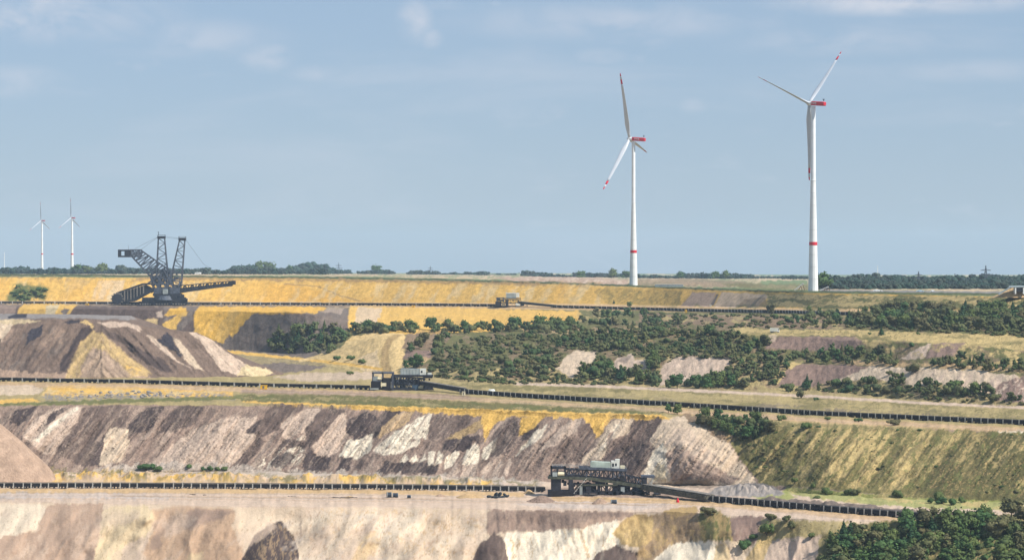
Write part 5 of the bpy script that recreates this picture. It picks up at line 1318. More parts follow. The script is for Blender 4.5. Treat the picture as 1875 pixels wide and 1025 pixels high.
def cabin(x, y, w_, h_, d_, mat, label, name='switch_cabin', cat='switch cabin', group=None):
    a, b, c_ = MB(), MB(), MB(); a.span(-w_ / 2, w_ / 2, -d_ / 2, d_ / 2, .3, h_); b.span(-w_ / 2 - .12, w_ / 2 + .12, -d_ / 2 - .12, d_ / 2 + .12, h_, h_ + .2); c_.span(-w_ * .18, w_ * .12, -d_ / 2 - .06, -d_ / 2, .5, h_ * .85); b.span(-w_ / 2, w_ / 2, -d_ / 2 + .1, d_ / 2 - .1, 0, .3)
    simple(name, label, cat, x, y, [('cabin_body', mat, a), ('roof', mat, b), ('door', M_RAIL, c_)], group)
YG = 'yellow cabins beside the conveyors'
cabin(483, 712.5, 4.3, 2.6, 2.4, M_YELLOW, 'yellow cabin in front of the middle conveyor, left of the middle drive station', group=YG)
cabin(757, 562.5, 3.8, 2.2, 2.4, M_YELLOW, 'small yellow cabin on the far conveyor, left of the far drive station', group=YG)
cabin(160, 558.8, 4.0, 2.4, 2.4, M_YELLOW, 'tiny yellow cabin on the far conveyor, left of the excavator', group=YG)
cabin(1256, 572.5, 2.2, 3.2, 2.0, M_YELLOW, 'upright yellow cabin on the far conveyor at the right, below the pale patch', group=YG)
cabin(1301, 561.5, 1.6, 2.2, 1.6, M_PALEBOX, 'tiny white cabin at the foot of the pale patch right of the second turbine', group=None)
cabin(849, 724, 2.0, 2.4, 1.8, M_CREAM, 'small cream cabin below the lower end of the middle feeding boom')
# white lorry on the grassy terrace
bd, cb_, wn_, wl_, ch_ = MB(), MB(), MB(), MB(), MB()
bd.span(-3.3, 2.0, -1.25, 1.25, 1.0, 3.6); cb_.prism([(2.1, .7), (2.1, 3.4), (3.2, 3.3), (3.7, 2.0), (3.8, .7)], -1.2, 1.2); wn_.prism([(2.6, 2.0), (2.6, 3.0), (3.2, 2.95), (3.5, 2.0)], -1.23, -1.2); ch_.span(-3.3, 3.7, -.9, .9, .55, 1.0)
t = simple('parked_lorry', 'white box lorry parked on the yellow grass terrace above the purple patch', 'lorry', 1418, 609, [('cargo_box', M_PALEBOX, bd), ('cab', M_WHITE, cb_), ('chassis', M_STEEL, ch_), ('side_window', M_GLASS, wn_)], rz=-.12)
for x in (-2.3, -1.2, 2.7):
    for y in (-1.25, .95): wl_ = MB(); wl_.cyl((x, y, .5), (x, y + .3, .5), .5, n=14); wl_.build('wheel', M_RUBBER, t)
def car(x, y, D, label, mat, L_=4.6):
    a, b, g = MB(), MB(), MB(); a.prism([(-L_ / 2, .35), (-L_ / 2, .95), (-L_ / 2 + .3, 1.05), (L_ / 2 - .2, .95), (L_ / 2, .7), (L_ / 2, .35)], -.9, .9); g.prism([(-L_ * .38, 1.0), (-L_ * .28, 1.55), (L_ * .1, 1.6), (L_ * .27, 1.0)], -.8, .8)
    t = simple('parked_van', label, 'van', x, y, [('body', mat, a), ('cabin', mat, g)], D=D)
    for x_ in (-L_ * .3, L_ * .3):
        for y_ in (-.92, .7): w = MB(); w.cyl((x_, y_, .34), (x_, y_ + .22, .34), .34, n=12); w.build('wheel', M_RUBBER, t)
g_ = G(1607, 533.4); car(1607, 533.2, g_.y, 'white van on the far road, nearest to the tall right turbine', M_WHITE, 9)
g_ = G(1685, 534); car(1685, 534, g_.y, 'pale blue van on the far road, between the white van and the bridge', mat_plain('pale_blue_paint', (.35, .5, .6)), 7)
g_ = G(1708, 534); car(1708, 534, g_.y, 'small white van on the far road nearest to the bridge', M_WHITE, 4)
# long white shed and far white house
a, b = MB(), MB(); a.span(-16, 16, -5, 5, 0, 2.4); b.prism([(-16.3, 2.4), (-16.3, 2.7), (16.3, 2.7), (16.3, 2.4)], -5.5, 5.5)
simple('long_shed', 'long low white roofed shed right of the foot of the middle turbine', 'shed', 1225, 525, [('wall', M_GREYBOX, a), ('roof', M_WHITE, b)])
a, b, c_ = MB(), MB(), MB(); a.span(-5, 2, -4, 4, 0, 2.2); b.prism([(-5.3, 2.2), (-5.3, 2.4), (-1.5, 4.2), (2.3, 2.4), (2.3, 2.2)], -4.3, 4.3); c_.span(2.1, 6, -4, 4, 0, 3)
simple('farm_house', 'distant white farm buildings among the trees right of the excavator', 'house', 362, 501.5, [('wall', M_WHITE, a), ('roof', M_GREYBOX, b), ('barn_wall', M_WHITE, c_)], D=4500)
# gravel conveyors by the tall turbine
def stacker(x, y, L_, H_, label):
    g_ = G(x, y); b, l, f = MB(), MB(), MB()
    b.bar((-L_ / 2, 0, .6), (L_ * .32, 0, H_), 1.6, 1.0); b.box((L_ * .33, 0, H_), (1.4, 1.8, 1.4))
    for s in (-1, 1): l.bar((L_ * .12, s * .8, H_ * .72), (L_ * .28, s * 1.2, 0), .35); l.bar((L_ * .12, s * .8, H_ * .72), (-L_ * .1, s * 1.2, 0), .35); l.bar((L_ * .32, s * .7, H_), (L_ * .52, s * 1.0, 0), .3)
    f.span(-L_ * .3, L_ * .5, -1.3, 1.3, 0, .35)
    simple('gravel_conveyor', label, 'conveyor', x, y, [('belt_gallery', M_POST, b), ('leg', M_RUST, l), ('base_frame', M_STEEL, f)], 'small gravel conveyors by the tall turbine')
stacker(1464, 532, 10, 6.8, 'small slanting gravel conveyor left of the foot of the tall turbine'); stacker(1510, 532.6, 10, 3.9, 'lower gravel conveyor right of the foot of the tall turbine')
# road bridge at the right edge
em = heap('bridge_embankment', None, 1872, 543, 120, 17, 'tan', D=G(1868, 544).y, kind='structure', jag=.1, depth=.35, flat=.3)
D_ = G(1868, 544).y - 6; a, b, c_, d_ = [MB(D_ / 1786) for _ in range(4)]
a.bar((-13, -2, 1.6), (-5, -2, 6.6), 5, .5); a.bar((-5, -2, 6.8), (18, -2, 7.0), 5, .55); b.bar((-6, -4.6, 7.5), (18, -4.6, 7.9), .12, .7)
for i in range(9): b.bar((-5.5 + i * 2.9, -4.6, 6.9), (-5.5 + i * 2.9, -4.6, 8.1), .14)
c_.span(-1.5, -.6, -4.4, 1, 2, 6.6); c_.span(4.4, 5.6, -4.4, 1, 2, 6.7); d_.span(-.6, 4.4, -3.9, 1, 3.6, 6.6)  # last block: dark solid standing in for the shade in the opening under the deck
simple('road_bridge', 'small concrete bridge with pale railing on the tan embankment at the right edge', 'bridge', 1860, 543, [('road_deck', M_GREYBOX, a), ('railing', mat_plain('pale_blue_rail', (.5, .6, .66)), b), ('abutment', M_CONC, c_), ('underpass_shade', M_STEEL, d_)], D=D_)
# pylons far behind
def pylon(x, ytop, ybase, D, label):
    k = D / F; H_ = (ybase - ytop) * k; t, ar = MB(), MB(); w0 = H_ * .09; n = 7
    for i in range(n):
        z0, z1 = H_ * i / n, H_ * (i + 1) / n; a0, a1 = w0 * (1 - i / n) + .3, w0 * (1 - (i + 1) / n) + .3
        for sx in (-1, 1):
            for sy in (-1, 1): t.bar((sx * a0, sy * a0, z0), (sx * a1, sy * a1, z1), .45)
            t.bar((sx * a0, -a0, z0), (-sx * a1, -a1, z1), .3); t.bar((sx * a0, a0, z0), (-sx * a1, a1, z1), .3)
    for z, w in ((.5, .36), (.74, .28)):
        ar.bar((-H_ * w, 0, H_ * z), (H_ * w, 0, H_ * z), .5, .9); ar.bar((-H_ * w, 0, H_ * z), (0, 0, H_ * (z + .07)), .35); ar.bar((H_ * w, 0, H_ * z), (0, 0, H_ * (z + .07)), .35)
    simple('power_pylon', label, 'pylon', x, ybase, [('lattice_tower', M_STEELB, t), ('cross_arm', M_STEELB, ar)], 'power pylons on the horizon', D=D)
pylon(1805, 486, 520, 3600, 'grey power pylon rising above the blue wood at the far right')
pylon(620, 481, 501, 7000, 'faint power pylon on the horizon in a tree gap right of the excavator')
pylon(788, 487, 503, 7000, 'faint power pylon on the horizon between the two turbine groups')
pylon(1682, 497, 521, 3500, 'faint power pylon in front of the blue wood, left of the tallest pylon')
for x, y0, y1, lb in ((1607, 486, 512, 'faint thin white mast above the blue wood right of the tall turbine'), (8, 462, 500.4, 'very faint thin mast at the left edge of the horizon')):
    w = MB(); k = 7000 / F; w.cyl((0, 0, 0), (0, 0, (y1 - y0) * k), 1.3, .7, n=8); simple('distant_mast', lb, 'mast', x, y1, [('distant_mast', M_WHITE, w)], D=7000)
# boulders and blocks
def rock_mesh(seed):
    r = random.Random(seed); V = []; Fc = []; n, m = 7, 5
    for i in range(m):
        ph = math.pi * i / (m - 1)
        for j in range(n):
            a = 2 * math.pi * j / n; q_ = 1 + r.uniform(-.28, .25)
            V.append((math.sin(ph) * math.cos(a) * q_, math.sin(ph) * math.sin(a) * q_, math.cos(ph) * .75 * q_ + .35))
    for i in range(m - 1):
        for j in range(n): Fc.append((i * n + j, (i + 1) * n + j, (i + 1) * n + (j + 1) % n, i * n + (j + 1) % n))
    return mesh_np('boulder', np.array(V), np.array(Fc), [M_STONE])
rocks = [rock_mesh(s) for s in range(5)]
rr_ = random.Random(3)
for i in range(64):
    x = rr_.triangular(115, 345, 235); y = 722 + rr_.uniform(-5, 7) - (x - 230) * .006
    o = link('boulder', rr_.choice(rocks)); o.location = G(x, y); s = rr_.uniform(.5, 1.35); o.scale = (s * 1.2, s, s * .8); o.rotation_euler = (0, 0, rr_.uniform(0, 6))
    tag(o, ('large' if s > 1.05 else 'small' if s < .75 else 'medium') + ' grey boulder ' + ('at the left end' if x < 190 else 'in the middle' if x < 265 else 'at the right end') + ' of the loose rocks below the middle conveyor', 'boulder', 'loose boulders below the middle conveyor')
w = mesh_np('white_block', np.array([(x * 2.6, y * 2, z * 1.5) for x, y, z in ((-1, -1, -.3), (1, -1, -.3), (1, 1, -.3), (-1, 1, -.3), (-.7, -.8, .8), (.5, -.7, 1), (.8, .7, .7), (-.6, .8, .9))]), np.array([(0, 3, 2, 1), (4, 5, 6, 7), (0, 1, 5, 4), (1, 2, 6, 5), (2, 3, 7, 6), (3, 0, 4, 7)]), [M_PALEBOX])
o = link('white_block', w); o.location = G(900, 716); tag(o, 'pale block lying just above the middle conveyor, right of its drive station', 'stone block')
# ------------------------------------------------------------------ vegetation
def mat_leaf(name, cols, dark=.75):
    m = bpy.data.materials.new(name); m.use_nodes = True
    n, l = m.node_tree.nodes, m.node_tree.links
    b = n['Principled BSDF']; b.inputs['Roughness'].default_value = .75; b.inputs['Specular IOR Level'].default_value = .15
    at = n.new('ShaderNodeAttribute'); at.attribute_name = 'tint'
    oi = n.new('ShaderNodeObjectInfo')
    rp = n.new('ShaderNodeValToRGB'); rp.color_ramp.interpolation = 'LINEAR'
    e = rp.color_ramp.elements
    while len(e) < len(cols): e.new(.5)
    for i, c in enumerate(cols): e[i].position = i / (len(cols) - 1); e[i].color = c + (1,)
    sp = n.new('ShaderNodeSeparateColor'); l.new(at.outputs['Color'], sp.inputs['Color'])
    ad = n.new('ShaderNodeMath'); ad.operation = 'ADD'; l.new(oi.outputs['Random'], ad.inputs[0]); l.new(sp.outputs['Green'], ad.inputs[1])
    fr = n.new('ShaderNodeMath'); fr.operation = 'FRACT'; l.new(ad.outputs[0], fr.inputs[0]); l.new(fr.outputs[0], rp.inputs['Fac'])
    mx = n.new('ShaderNodeVectorMath'); mx.operation = 'SCALE'
    l.new(rp.outputs['Color'], mx.inputs[0]); l.new(sp.outputs['Red'], mx.inputs['Scale']); l.new(mx.outputs['Vector'], b.inputs['Base Color'])
    return m
M_LEAF = mat_leaf('broad_leaves', [(.042, .092, .032), (.066, .116, .034), (.098, .128, .038), (.074, .104, .034)])
M_PINE = mat_leaf('dark_needles', [(.026, .066, .028), (.036, .078, .032), (.050, .090, .034)])
M_TWIG = mat_leaf('dry_twiggy_leaves', [(.100, .112, .042), (.126, .112, .052), (.084, .106, .038), (.116, .104, .050)])
M_BARK = mat_plain('bark', (.085, .065, .05), .9, wear=.3)

def crown_arrays(seed, kind, n, core=True):
    """clumps of leaves through a lobed volume; unit height, base at z=0. returns V, quads, tint"""
    r = np.random.RandomState(seed)
    V, Q, T = [], [], []
    if kind == 'pine':
        lob = [(0, 0, .18 + .8 * i / 7, .30 * (1 - i / 7.6), .10) for i in range(8)]
    elif kind == 'bush':
        lob = [(r.uniform(-.45, .45), r.uniform(-.4, .4), r.uniform(.25, .62), r.uniform(.26, .40), r.uniform(.24, .36)) for _ in range(7)] + [(0, 0, .45, .5, .42)]
    elif kind == 'tall':
        lob = [(r.uniform(-.14, .14), r.uniform(-.14, .14), .26 + .62 * i / 7, r.uniform(.15, .26) * (1.15 - abs(i / 7 - .35)), r.uniform(.13, .19)) for i in range(8)]
    else:
        lob = [(r.uniform(-.28, .28), r.uniform(-.28, .28), r.uniform(.20, .80), r.uniform(.15, .26), r.uniform(.13, .22)) for _ in range(11)] + [(0, 0, .50, .32, .36)]
    wts = np.array([l[3] ** 2 for l in lob]); wts /= wts.sum()
    for i in range(n):
        l = lob[r.choice(len(lob), p=wts)]
        d = r.normal(size=3); d /= np.linalg.norm(d); d[2] = d[2] * .9 + .12
        rad = r.uniform(.60, 1.05) if r.uniform() < .8 else r.uniform(1.05, 1.4)
        c = np.array([l[0] + d[0] * l[3] * rad, l[1] + d[1] * l[3] * rad, max(.03, l[2] + d[2] * l[4] * rad)])
        nrm = d + r.normal(size=3) * .55 + np.array([0, 0, .25]); nrm /= np.linalg.norm(nrm)
        t = np.cross(nrm, r.normal(size=3)); t /= np.linalg.norm(t) + 1e-9; b = np.cross(nrm, t)
        s = r.uniform(.026, .062) * (1.25 if n < 100 else 1.0) * (1.5 if n < 60 else 1)
        if kind == 'pine': s *= .9
        i0 = len(V); k = r.uniform(.6, 1.3, 4)
        V += [c + t * s * k[0], c + b * s * k[1] - nrm * s * .3, c - t * s * k[2], c - b * s * k[3] - nrm * s * .3]
        Q.append((i0, i0 + 1, i0 + 2, i0 + 3)); T += [r.uniform(.72, 1.35)] * 4
    if core:
        for l in lob:
            i0 = len(V); m, w = 4, 6
            for a in range(m + 1):
                for b in range(w):
                    ph = math.pi * a / m; th = 2 * math.pi * b / w; q = .78 * r.uniform(.85, 1.12)
                    V.append(np.array([l[0] + l[3] * q * math.sin(ph) * math.cos(th), l[1] + l[3] * q * math.sin(ph) * math.sin(th), max(.02, l[2] + l[4] * q * math.cos(ph))])); T.append(r.uniform(.7, 1.0))
            for a in range(m):
                for b in range(w): Q.append((i0 + a * w + b, i0 + (a + 1) * w + b, i0 + (a + 1) * w + (b + 1) % w, i0 + a * w + (b + 1) % w))
    return np.array(V), np.array(Q), np.array(T)

def leaf_mesh(name, V, Q, T, mat, G_=None):
    me = mesh_np(name, V, Q, [mat])
    C = np.zeros((len(V), 3)); C[:, 0] = T
    if G_ is not None: C[:, 1] = G_
    vcol(me, 'tint', C)
    return me

CROWN = {}
for kind, mats, seeds in (('broad', (M_LEAF, M_TWIG), 5), ('tall', (M_LEAF, M_TWIG), 3), ('pine', (M_PINE,), 4), ('bush', (M_LEAF, M_TWIG), 4)):
    for mi, mt in enumerate(mats):
        CROWN[kind, mi] = [leaf_mesh('crown', *crown_arrays(100 * mi + s + 11, kind, 460 if kind != 'bush' else 330), mt) for s in range(seeds)]
LOW = {}
for kind in ('broad', 'tall', 'pine', 'bush'): LOW[kind] = [crown_arrays(900 + s, kind, 76, core=True) for s in range(4)]
TUFT = [crown_arrays(950 + s, 'bush', 9, core=False) for s in range(4)]
tk = MB(); tk.cyl((0, 0, -.04), (.01, 0, .34), .028, .018, n=7); tk.cyl((.01, 0, .34), (.0, .01, .8), .018, .006, n=6)
for a in range(4): tk.cyl((.008, 0, .26 + a * .09), (.2 * math.cos(a * 2.1), .2 * math.sin(a * 2.1), .46 + a * .09), .011, .004, n=5)
TRUNK = tk.mesh('trunk', M_BARK)
sk = MB()
for a in range(5): sk.cyl((0, 0, -.05), (.32 * math.cos(a * 1.26), .32 * math.sin(a * 1.26), .5), .03, .01, n=5)
STEMS = sk.mesh('stem', M_BARK)

vr = random.Random(42)
def place_tree(p, H, kind, mi, label, group, name=None, cat='tree', wide=1.0):
    o = thing(name or {'pine': 'pine_tree', 'bush': 'shrub'}.get(kind, 'broadleaf_tree'), label, cat, p, vr.uniform(0, 6.28), group)
    o.scale = (H * wide * vr.uniform(.85, 1.15), H * wide * vr.uniform(.85, 1.15), H); o.rotation_euler = (vr.uniform(-.09, .09), vr.uniform(-.09, .09), o.rotation_euler.z)
    link('crown' if kind != 'bush' else 'foliage', vr.choice(CROWN[kind, mi]), o)
    link('trunk' if kind != 'bush' else 'stem', TRUNK if kind != 'bush' else STEMS, o)
    return o

class Mass:
    """many small plants joined into one piece of stuff"""
    def __init__(s): s.V, s.Q, s.T, s.G, s.n = [], [], [], [], 0
    def add(s, arr, p, H, W):
        V, Q, T = arr; a = vr.uniform(0, 6.28); c, si = math.cos(a), math.sin(a)
        X = np.stack([(V[:, 0] * c - V[:, 1] * si) * W + p[0], (V[:, 0] * si + V[:, 1] * c) * W + p[1], V[:, 2] * H + p[2] - .03 * H], -1)
        s.V.append(X); s.Q.append(Q + s.n); s.T.append(T * vr.uniform(.8, 1.2)); s.G.append(np.full(len(V), vr.random())); s.n += len(V)
    def build(s, name, mat):
        me = leaf_mesh(name, np.concatenate(s.V), np.concatenate(s.Q), np.concatenate(s.T), mat, np.concatenate(s.G))
        return tag(link(name, me), kind='stuff')

EXCL = [np.array(p, float) for p in (
    ((1018, 676), (1034, 655), (1052, 642), (1094, 643), (1088, 664), (1064, 682), (1046, 694)), ((1117, 678), (1130, 655), (1155, 650), (1190, 661), (1186, 688)),
    ((1207, 706), (1214, 668), (1245, 655), (1345, 658), (1322, 682), (1304, 702)), ((1424, 704), (1440, 680), (1463, 669), (1590, 673), (1545, 696), (1485, 706)),
    ((1530, 699), (1592, 673), (1645, 673), (1720, 676), (1865, 690), (1832, 715), (1740, 700), (1600, 690)), ((1400, 640), (1418, 618), (1565, 619), (1590, 630), (1560, 640)),
    ((1648, 657), (1705, 629), (1768, 628), (1748, 656)), ((1490, 1030), (1490, 985), (1505, 985)))]
def inside(x, y, pts): return bool(in_poly(np.array([x]), np.array([y]), np.asarray(pts, float))[0] > 0)
def scatter(pts, n, h0, h1, mix, label, group, sep=5):
    """mix: list of (kind, leaf set, weight); heights in photo pixels"""
    P_ = np.array(pts, float); x0, y0 = P_.min(0); x1, y1 = P_.max(0); out = []; tries = 0
    while len(out) < n and tries < n * 60:
        tries += 1
        x, y = vr.uniform(x0, x1), vr.uniform(y0, y1)
        if not inside(x, y, P_) or any(inside(x, y, e) for e in EXCL): continue
        if any(abs(x - q[0]) < sep and abs(y - q[1]) < sep * .5 for q in out): continue
        k, mi, _ = vr.choices(mix, [m_[2] for m_ in mix])[0]
        out.append((x, y, vr.uniform(h0, h1) * (1 if vr.random() < .8 else 1.2), k, mi, label, group))
    return out
MIXG = [('broad', 0, 3), ('tall', 0, 1), ('pine', 0, .8), ('broad', 1, 1.6), ('bush', 0, 1)]
MIXB = [('broad', 1, 3), ('bush', 1, 3), ('bush', 0, 1), ('broad', 0, 2), ('tall', 1, 1.2), ('pine', 0, .4)]
MIXD = [('pine', 0, 4), ('broad', 0, 2)]
pl = []
pl += scatter(((1490, 1050), (1510, 1010), (1560, 992), (1640, 976), (1690, 960), (1760, 950), (1900, 944), (1900, 1075), (1490, 1075)), 135, 26, 46, [('broad', 0, 4), ('tall', 0, 1.5), ('broad', 1, 2.2), ('pine', 0, .6)], 'leafy tree crowded in the dense wood at the bottom right corner', 'trees in the wood at the bottom right', 9)
pl += scatter(((1535, 600), (1560, 584), (1640, 572), (1780, 570), (1900, 572), (1900, 614), (1780, 608), (1640, 604)), 165, 15, 27, [('broad', 0, 3), ('pine', 0, 1), ('broad', 1, 3), ('bush', 1, 1)], 'dark tree in the wood on the upper right terraces, above the yellow grass', 'trees in the wood on the upper right terraces', 6)
pl += scatter(((780, 668), (800, 645), (860, 625), (1000, 612), (1060, 612), (1040, 640), (1015, 680), (1040, 700), (880, 702), (790, 688)), 85, 9, 17, MIXB, 'scrubby tree in the belt right of the sandy ramp', 'trees of the scrub belt right of the ramp', 5)
pl += scatter(((980, 632), (1060, 612), (1200, 606), (1345, 612), (1405, 628), (1400, 650), (1345, 656), (1240, 652), (1150, 648), (1050, 640)), 150, 10, 19, MIXG, 'dark tree in the belt above the pale sand patches', 'trees of the belt above the pale sand patches', 5)
pl += scatter(((1090, 665), (1110, 655), (1120, 690), (1060, 700), (1050, 695)), 16, 14, 24, MIXG, 'tree between the two left pale sand patches', 'trees between the left pale sand patches', 4)
pl += scatter(((1165, 690), (1195, 655), (1214, 660), (1206, 704), (1120, 702), (1125, 690)), 20, 14, 26, MIXG, 'tree just left of the widest pale pink patch', 'trees beside the widest pale patch', 4)
pl += scatter(((1325, 685), (1350, 655), (1440, 650), (1450, 665), (1425, 705), (1330, 712)), 46, 11, 19, MIXG, 'tree between the widest pale patch and the purple patch', 'trees between the pale and the purple patch', 5)
pl += scatter(((1060, 588), (1090, 575), (1160, 578), (1250, 588), (1240, 604), (1100, 604)), 34, 12, 20, MIXG, 'dark tree on the slope just below the far right conveyor', 'trees below the far right conveyor', 5)
pl += scatter(((1440, 662), (1470, 645), (1560, 642), (1640, 650), (1650, 668), (1600, 672), (1450, 664)), 48, 12, 20, MIXG, 'green tree on the shelf between the two purple patches', 'trees on the shelf between the purple patches', 5)
pl += scatter(((1700, 660), (1730, 655), (1900, 668), (1900, 692), (1800, 678), (1700, 672)), 36, 11, 20, MIXG, 'green tree on the shelf at the right edge above the pale slope', 'trees on the shelf at the right edge', 5)
pl += scatter(((1420, 712), (1480, 704), (1600, 698), (1750, 705), (1830, 722), (1900, 740), (1900, 748), (1800, 732), (1650, 722), (1430, 720)), 56, 11, 23, MIXG + [('bush', 1, 3)], 'small tree at the foot of the long pale slope on the right', 'small trees below the long pale slope', 5)
pl += scatter(((486, 640), (510, 610), (560, 602), (620, 605), (642, 625), (600, 648), (520, 650)), 66, 13, 22, [('pine', 0, 1), ('broad', 0, 3), ('broad', 1, 1)], 'dark tree in the compact grove on the grey heap left of the ramp', 'trees of the grove left of the ramp', 4)
pl += scatter(((1262, 772), (1300, 768), (1400, 772), (1420, 790), (1360, 812), (1330, 800), (1285, 782)), 40, 12, 26, MIXG + [('bush', 1, 2)], 'bushy tree in the gully right of the pale cone', 'trees in the gully beside the pale cone', 6)
pl += scatter(((1180, 706), (1230, 702), (1345, 705), (1345, 712), (1200, 711)), 14, 14, 26, MIXG, 'tree standing at the foot of the widest pale pink patch', 'trees below the widest pale patch', 6)
pl += scatter(((1395, 590), (1400, 574), (1540, 577), (1540, 600)), 18, 12, 20, MIXB, 'small tree on the brown slope left of the upper right wood', 'small trees beside the upper right wood', 6)
pl += scatter(((745, 645), (790, 618), (830, 614), (800, 650)), 12, 12, 20, MIXB, 'scrubby tree just right of the top of the sandy ramp', 'scrubby trees beside the ramp top', 5)
for x, h in ((648, 22), (659, 20), (671, 24), (683, 26), (694, 24), (706, 21), (722, 27), (731, 24), (748, 29), (757, 26), (793, 28), (800, 24), (822, 31), (828, 28), (849, 28), (858, 20), (878, 26), (888, 24), (905, 25), (916, 22), (938, 30), (947, 26), (966, 28), (980, 24), (990, 32), (1003, 25), (1016, 28), (1030, 24), (1043, 36), (1056, 24)):
    pl.append((x + vr.uniform(-3, 3), (606 if x < 870 else 603) + vr.uniform(-2, 3), h * vr.uniform(.75, 1.0), 'broad', 0, 'dark round tree in the long row below the yellow bench', 'trees in the row below the yellow bench'))
for x in (654, 664, 677, 689, 700, 712, 727, 740, 753, 797, 811, 825, 836, 853, 864, 883, 897, 911, 926, 942, 957, 973, 986, 997, 1009, 1022, 1037, 1049):
    pl.append((x + vr.uniform(-3, 3), (609 if x < 870 else 606) + vr.uniform(-2, 3), vr.uniform(13, 20), vr.choice(('broad', 'bush', 'broad')), 0, '', 'trees in the row below the yellow bench'))
pl.sort(key=lambda q: -q[2])
GB = {}; GN = {}
for q_ in pl: GN[q_[6]] = GN.get(q_[6], 0) + 1
for q_ in pl:
    b = GB.setdefault(q_[6], [9e9, -9e9, 9e9, -9e9]); b[0] = min(b[0], q_[0]); b[1] = max(b[1], q_[0]); b[2] = min(b[2], q_[1]); b[3] = max(b[3], q_[1])
woods = Mass()
for i, (x, y, h, kind, mi, lb, gr) in enumerate(pl):
    p = G(x, y); H = h * p.y / F
    if i < 262: 
        b = GB[gr]; col_ = ('dark green' if mi == 0 else 'olive brown') if kind != 'pine' else 'pointed dark'
        fx, fy = (x - b[0]) / (b[1] - b[0] + 1), (y - b[2]) / (b[3] - b[2] + 1)
        if 'row below' in gr: lbl = 'dark round tree in the row below the yellow bench, ' + ('left of the ramp top' if x < 640 else 'above the ramp' if x < 775 else 'behind the scrub belt' if x < 900 else 'below the far drive station')
        elif GN[gr] > 60: lbl = col_ + ' tree in the ' + ('back' if fy < .3 else 'middle' if fy < .6 else 'front') + ' row at the ' + ('far left' if fx < .2 else 'left' if fx < .4 else 'centre' if fx < .6 else 'right' if fx < .8 else 'far right') + ' of the ' + gr.split(' of the ', 1)[-1].split('trees in the ')[-1]
        else: lbl = col_ + ' tree in the ' + ('back ' if fy < .5 else 'front ') + ('left' if fx < .33 else 'middle' if fx < .67 else 'right') + ' of the ' + gr.split(' of the ', 1)[-1].split('trees in the ')[-1].replace('trees ', 'group ')
        if len(lbl.split()) > 16: lbl = lbl.replace(' row at the', '').replace('group ', '')
        if len(lbl.split()) > 16: lbl = lbl.replace('dark green tree', 'green tree').replace('olive brown tree', 'olive tree').replace('pointed dark tree', 'pointed tree')
        if len(lbl.split()) > 16: lbl = lbl.replace('in the back ', 'in the ').replace('in the front ', 'in the ')
        place_tree(p, H, kind if kind != 'bush' else 'broad', mi, lbl, gr, name='tree', wide=vr.uniform(.95, 1.3))
    else: woods.add(vr.choice(LOW[kind]), p, H, H * vr.uniform(.85, 1.2))
woods.build('woodland', mat_leaf('scrub_leaves', [(.042, .092, .032), (.108, .112, .044), (.062, .104, .034), (.122, .110, .050), (.036, .078, .030)]))

# trees and shrubs one can single out
for x, y, h, kind, mi, lb in ((1154, 562, 12, 'broad', 0, 'small dark tree on the far conveyor below the middle turbine'), (1178, 578, 16, 'broad', 0, 'dark tree in front of the far conveyor right of the middle turbine'), (1124, 557, 9, 'pine', 0, 'small conical tree below the sand face left of the middle turbine'),
        (1614, 615, 18, 'pine', 0, 'lone dark tree in the middle of the yellow grass terrace'), (765, 673, 28, 'broad', 0, 'green tree right behind the house of the middle drive station'), (742, 674, 17, 'broad', 0, 'small round tree at the foot of the ramp behind the middle drive station'),
        (757, 674, 24, 'broad', 0, 'middle tree of three behind the middle drive station'), (1276, 710, 28, 'broad', 0, 'pale green tree in front of the widest pale patch'), (1303, 706, 32, 'pine', 0, 'tall dark conical tree at the right end of the widest pale patch'), (1476, 713, 28, 'pine', 0, 'dark conical tree in front of the large purple patch'),
        (1240, 758, 22, 'broad', 0, 'tree on the edge of the middle bench left of the gully'), (1290, 768, 28, 'broad', 0, 'dark tree at the head of the gully right of the pale cone'), (1224, 756, 19, 'broad', 0, 'smaller tree just left of the one at the gully edge'), (1482, 571, 13, 'broad', 0, 'left dark tree of the three on the far conveyor at right'), (1500, 572, 10, 'broad', 0, 'middle dark tree of the three on the far conveyor at right'), (1533, 573, 9, 'broad', 0, 'right dark tree of the three on the far conveyor at right')):
    p = G(x, y); place_tree(p, h * p.y / F, kind, mi, lb, None, name='tree')
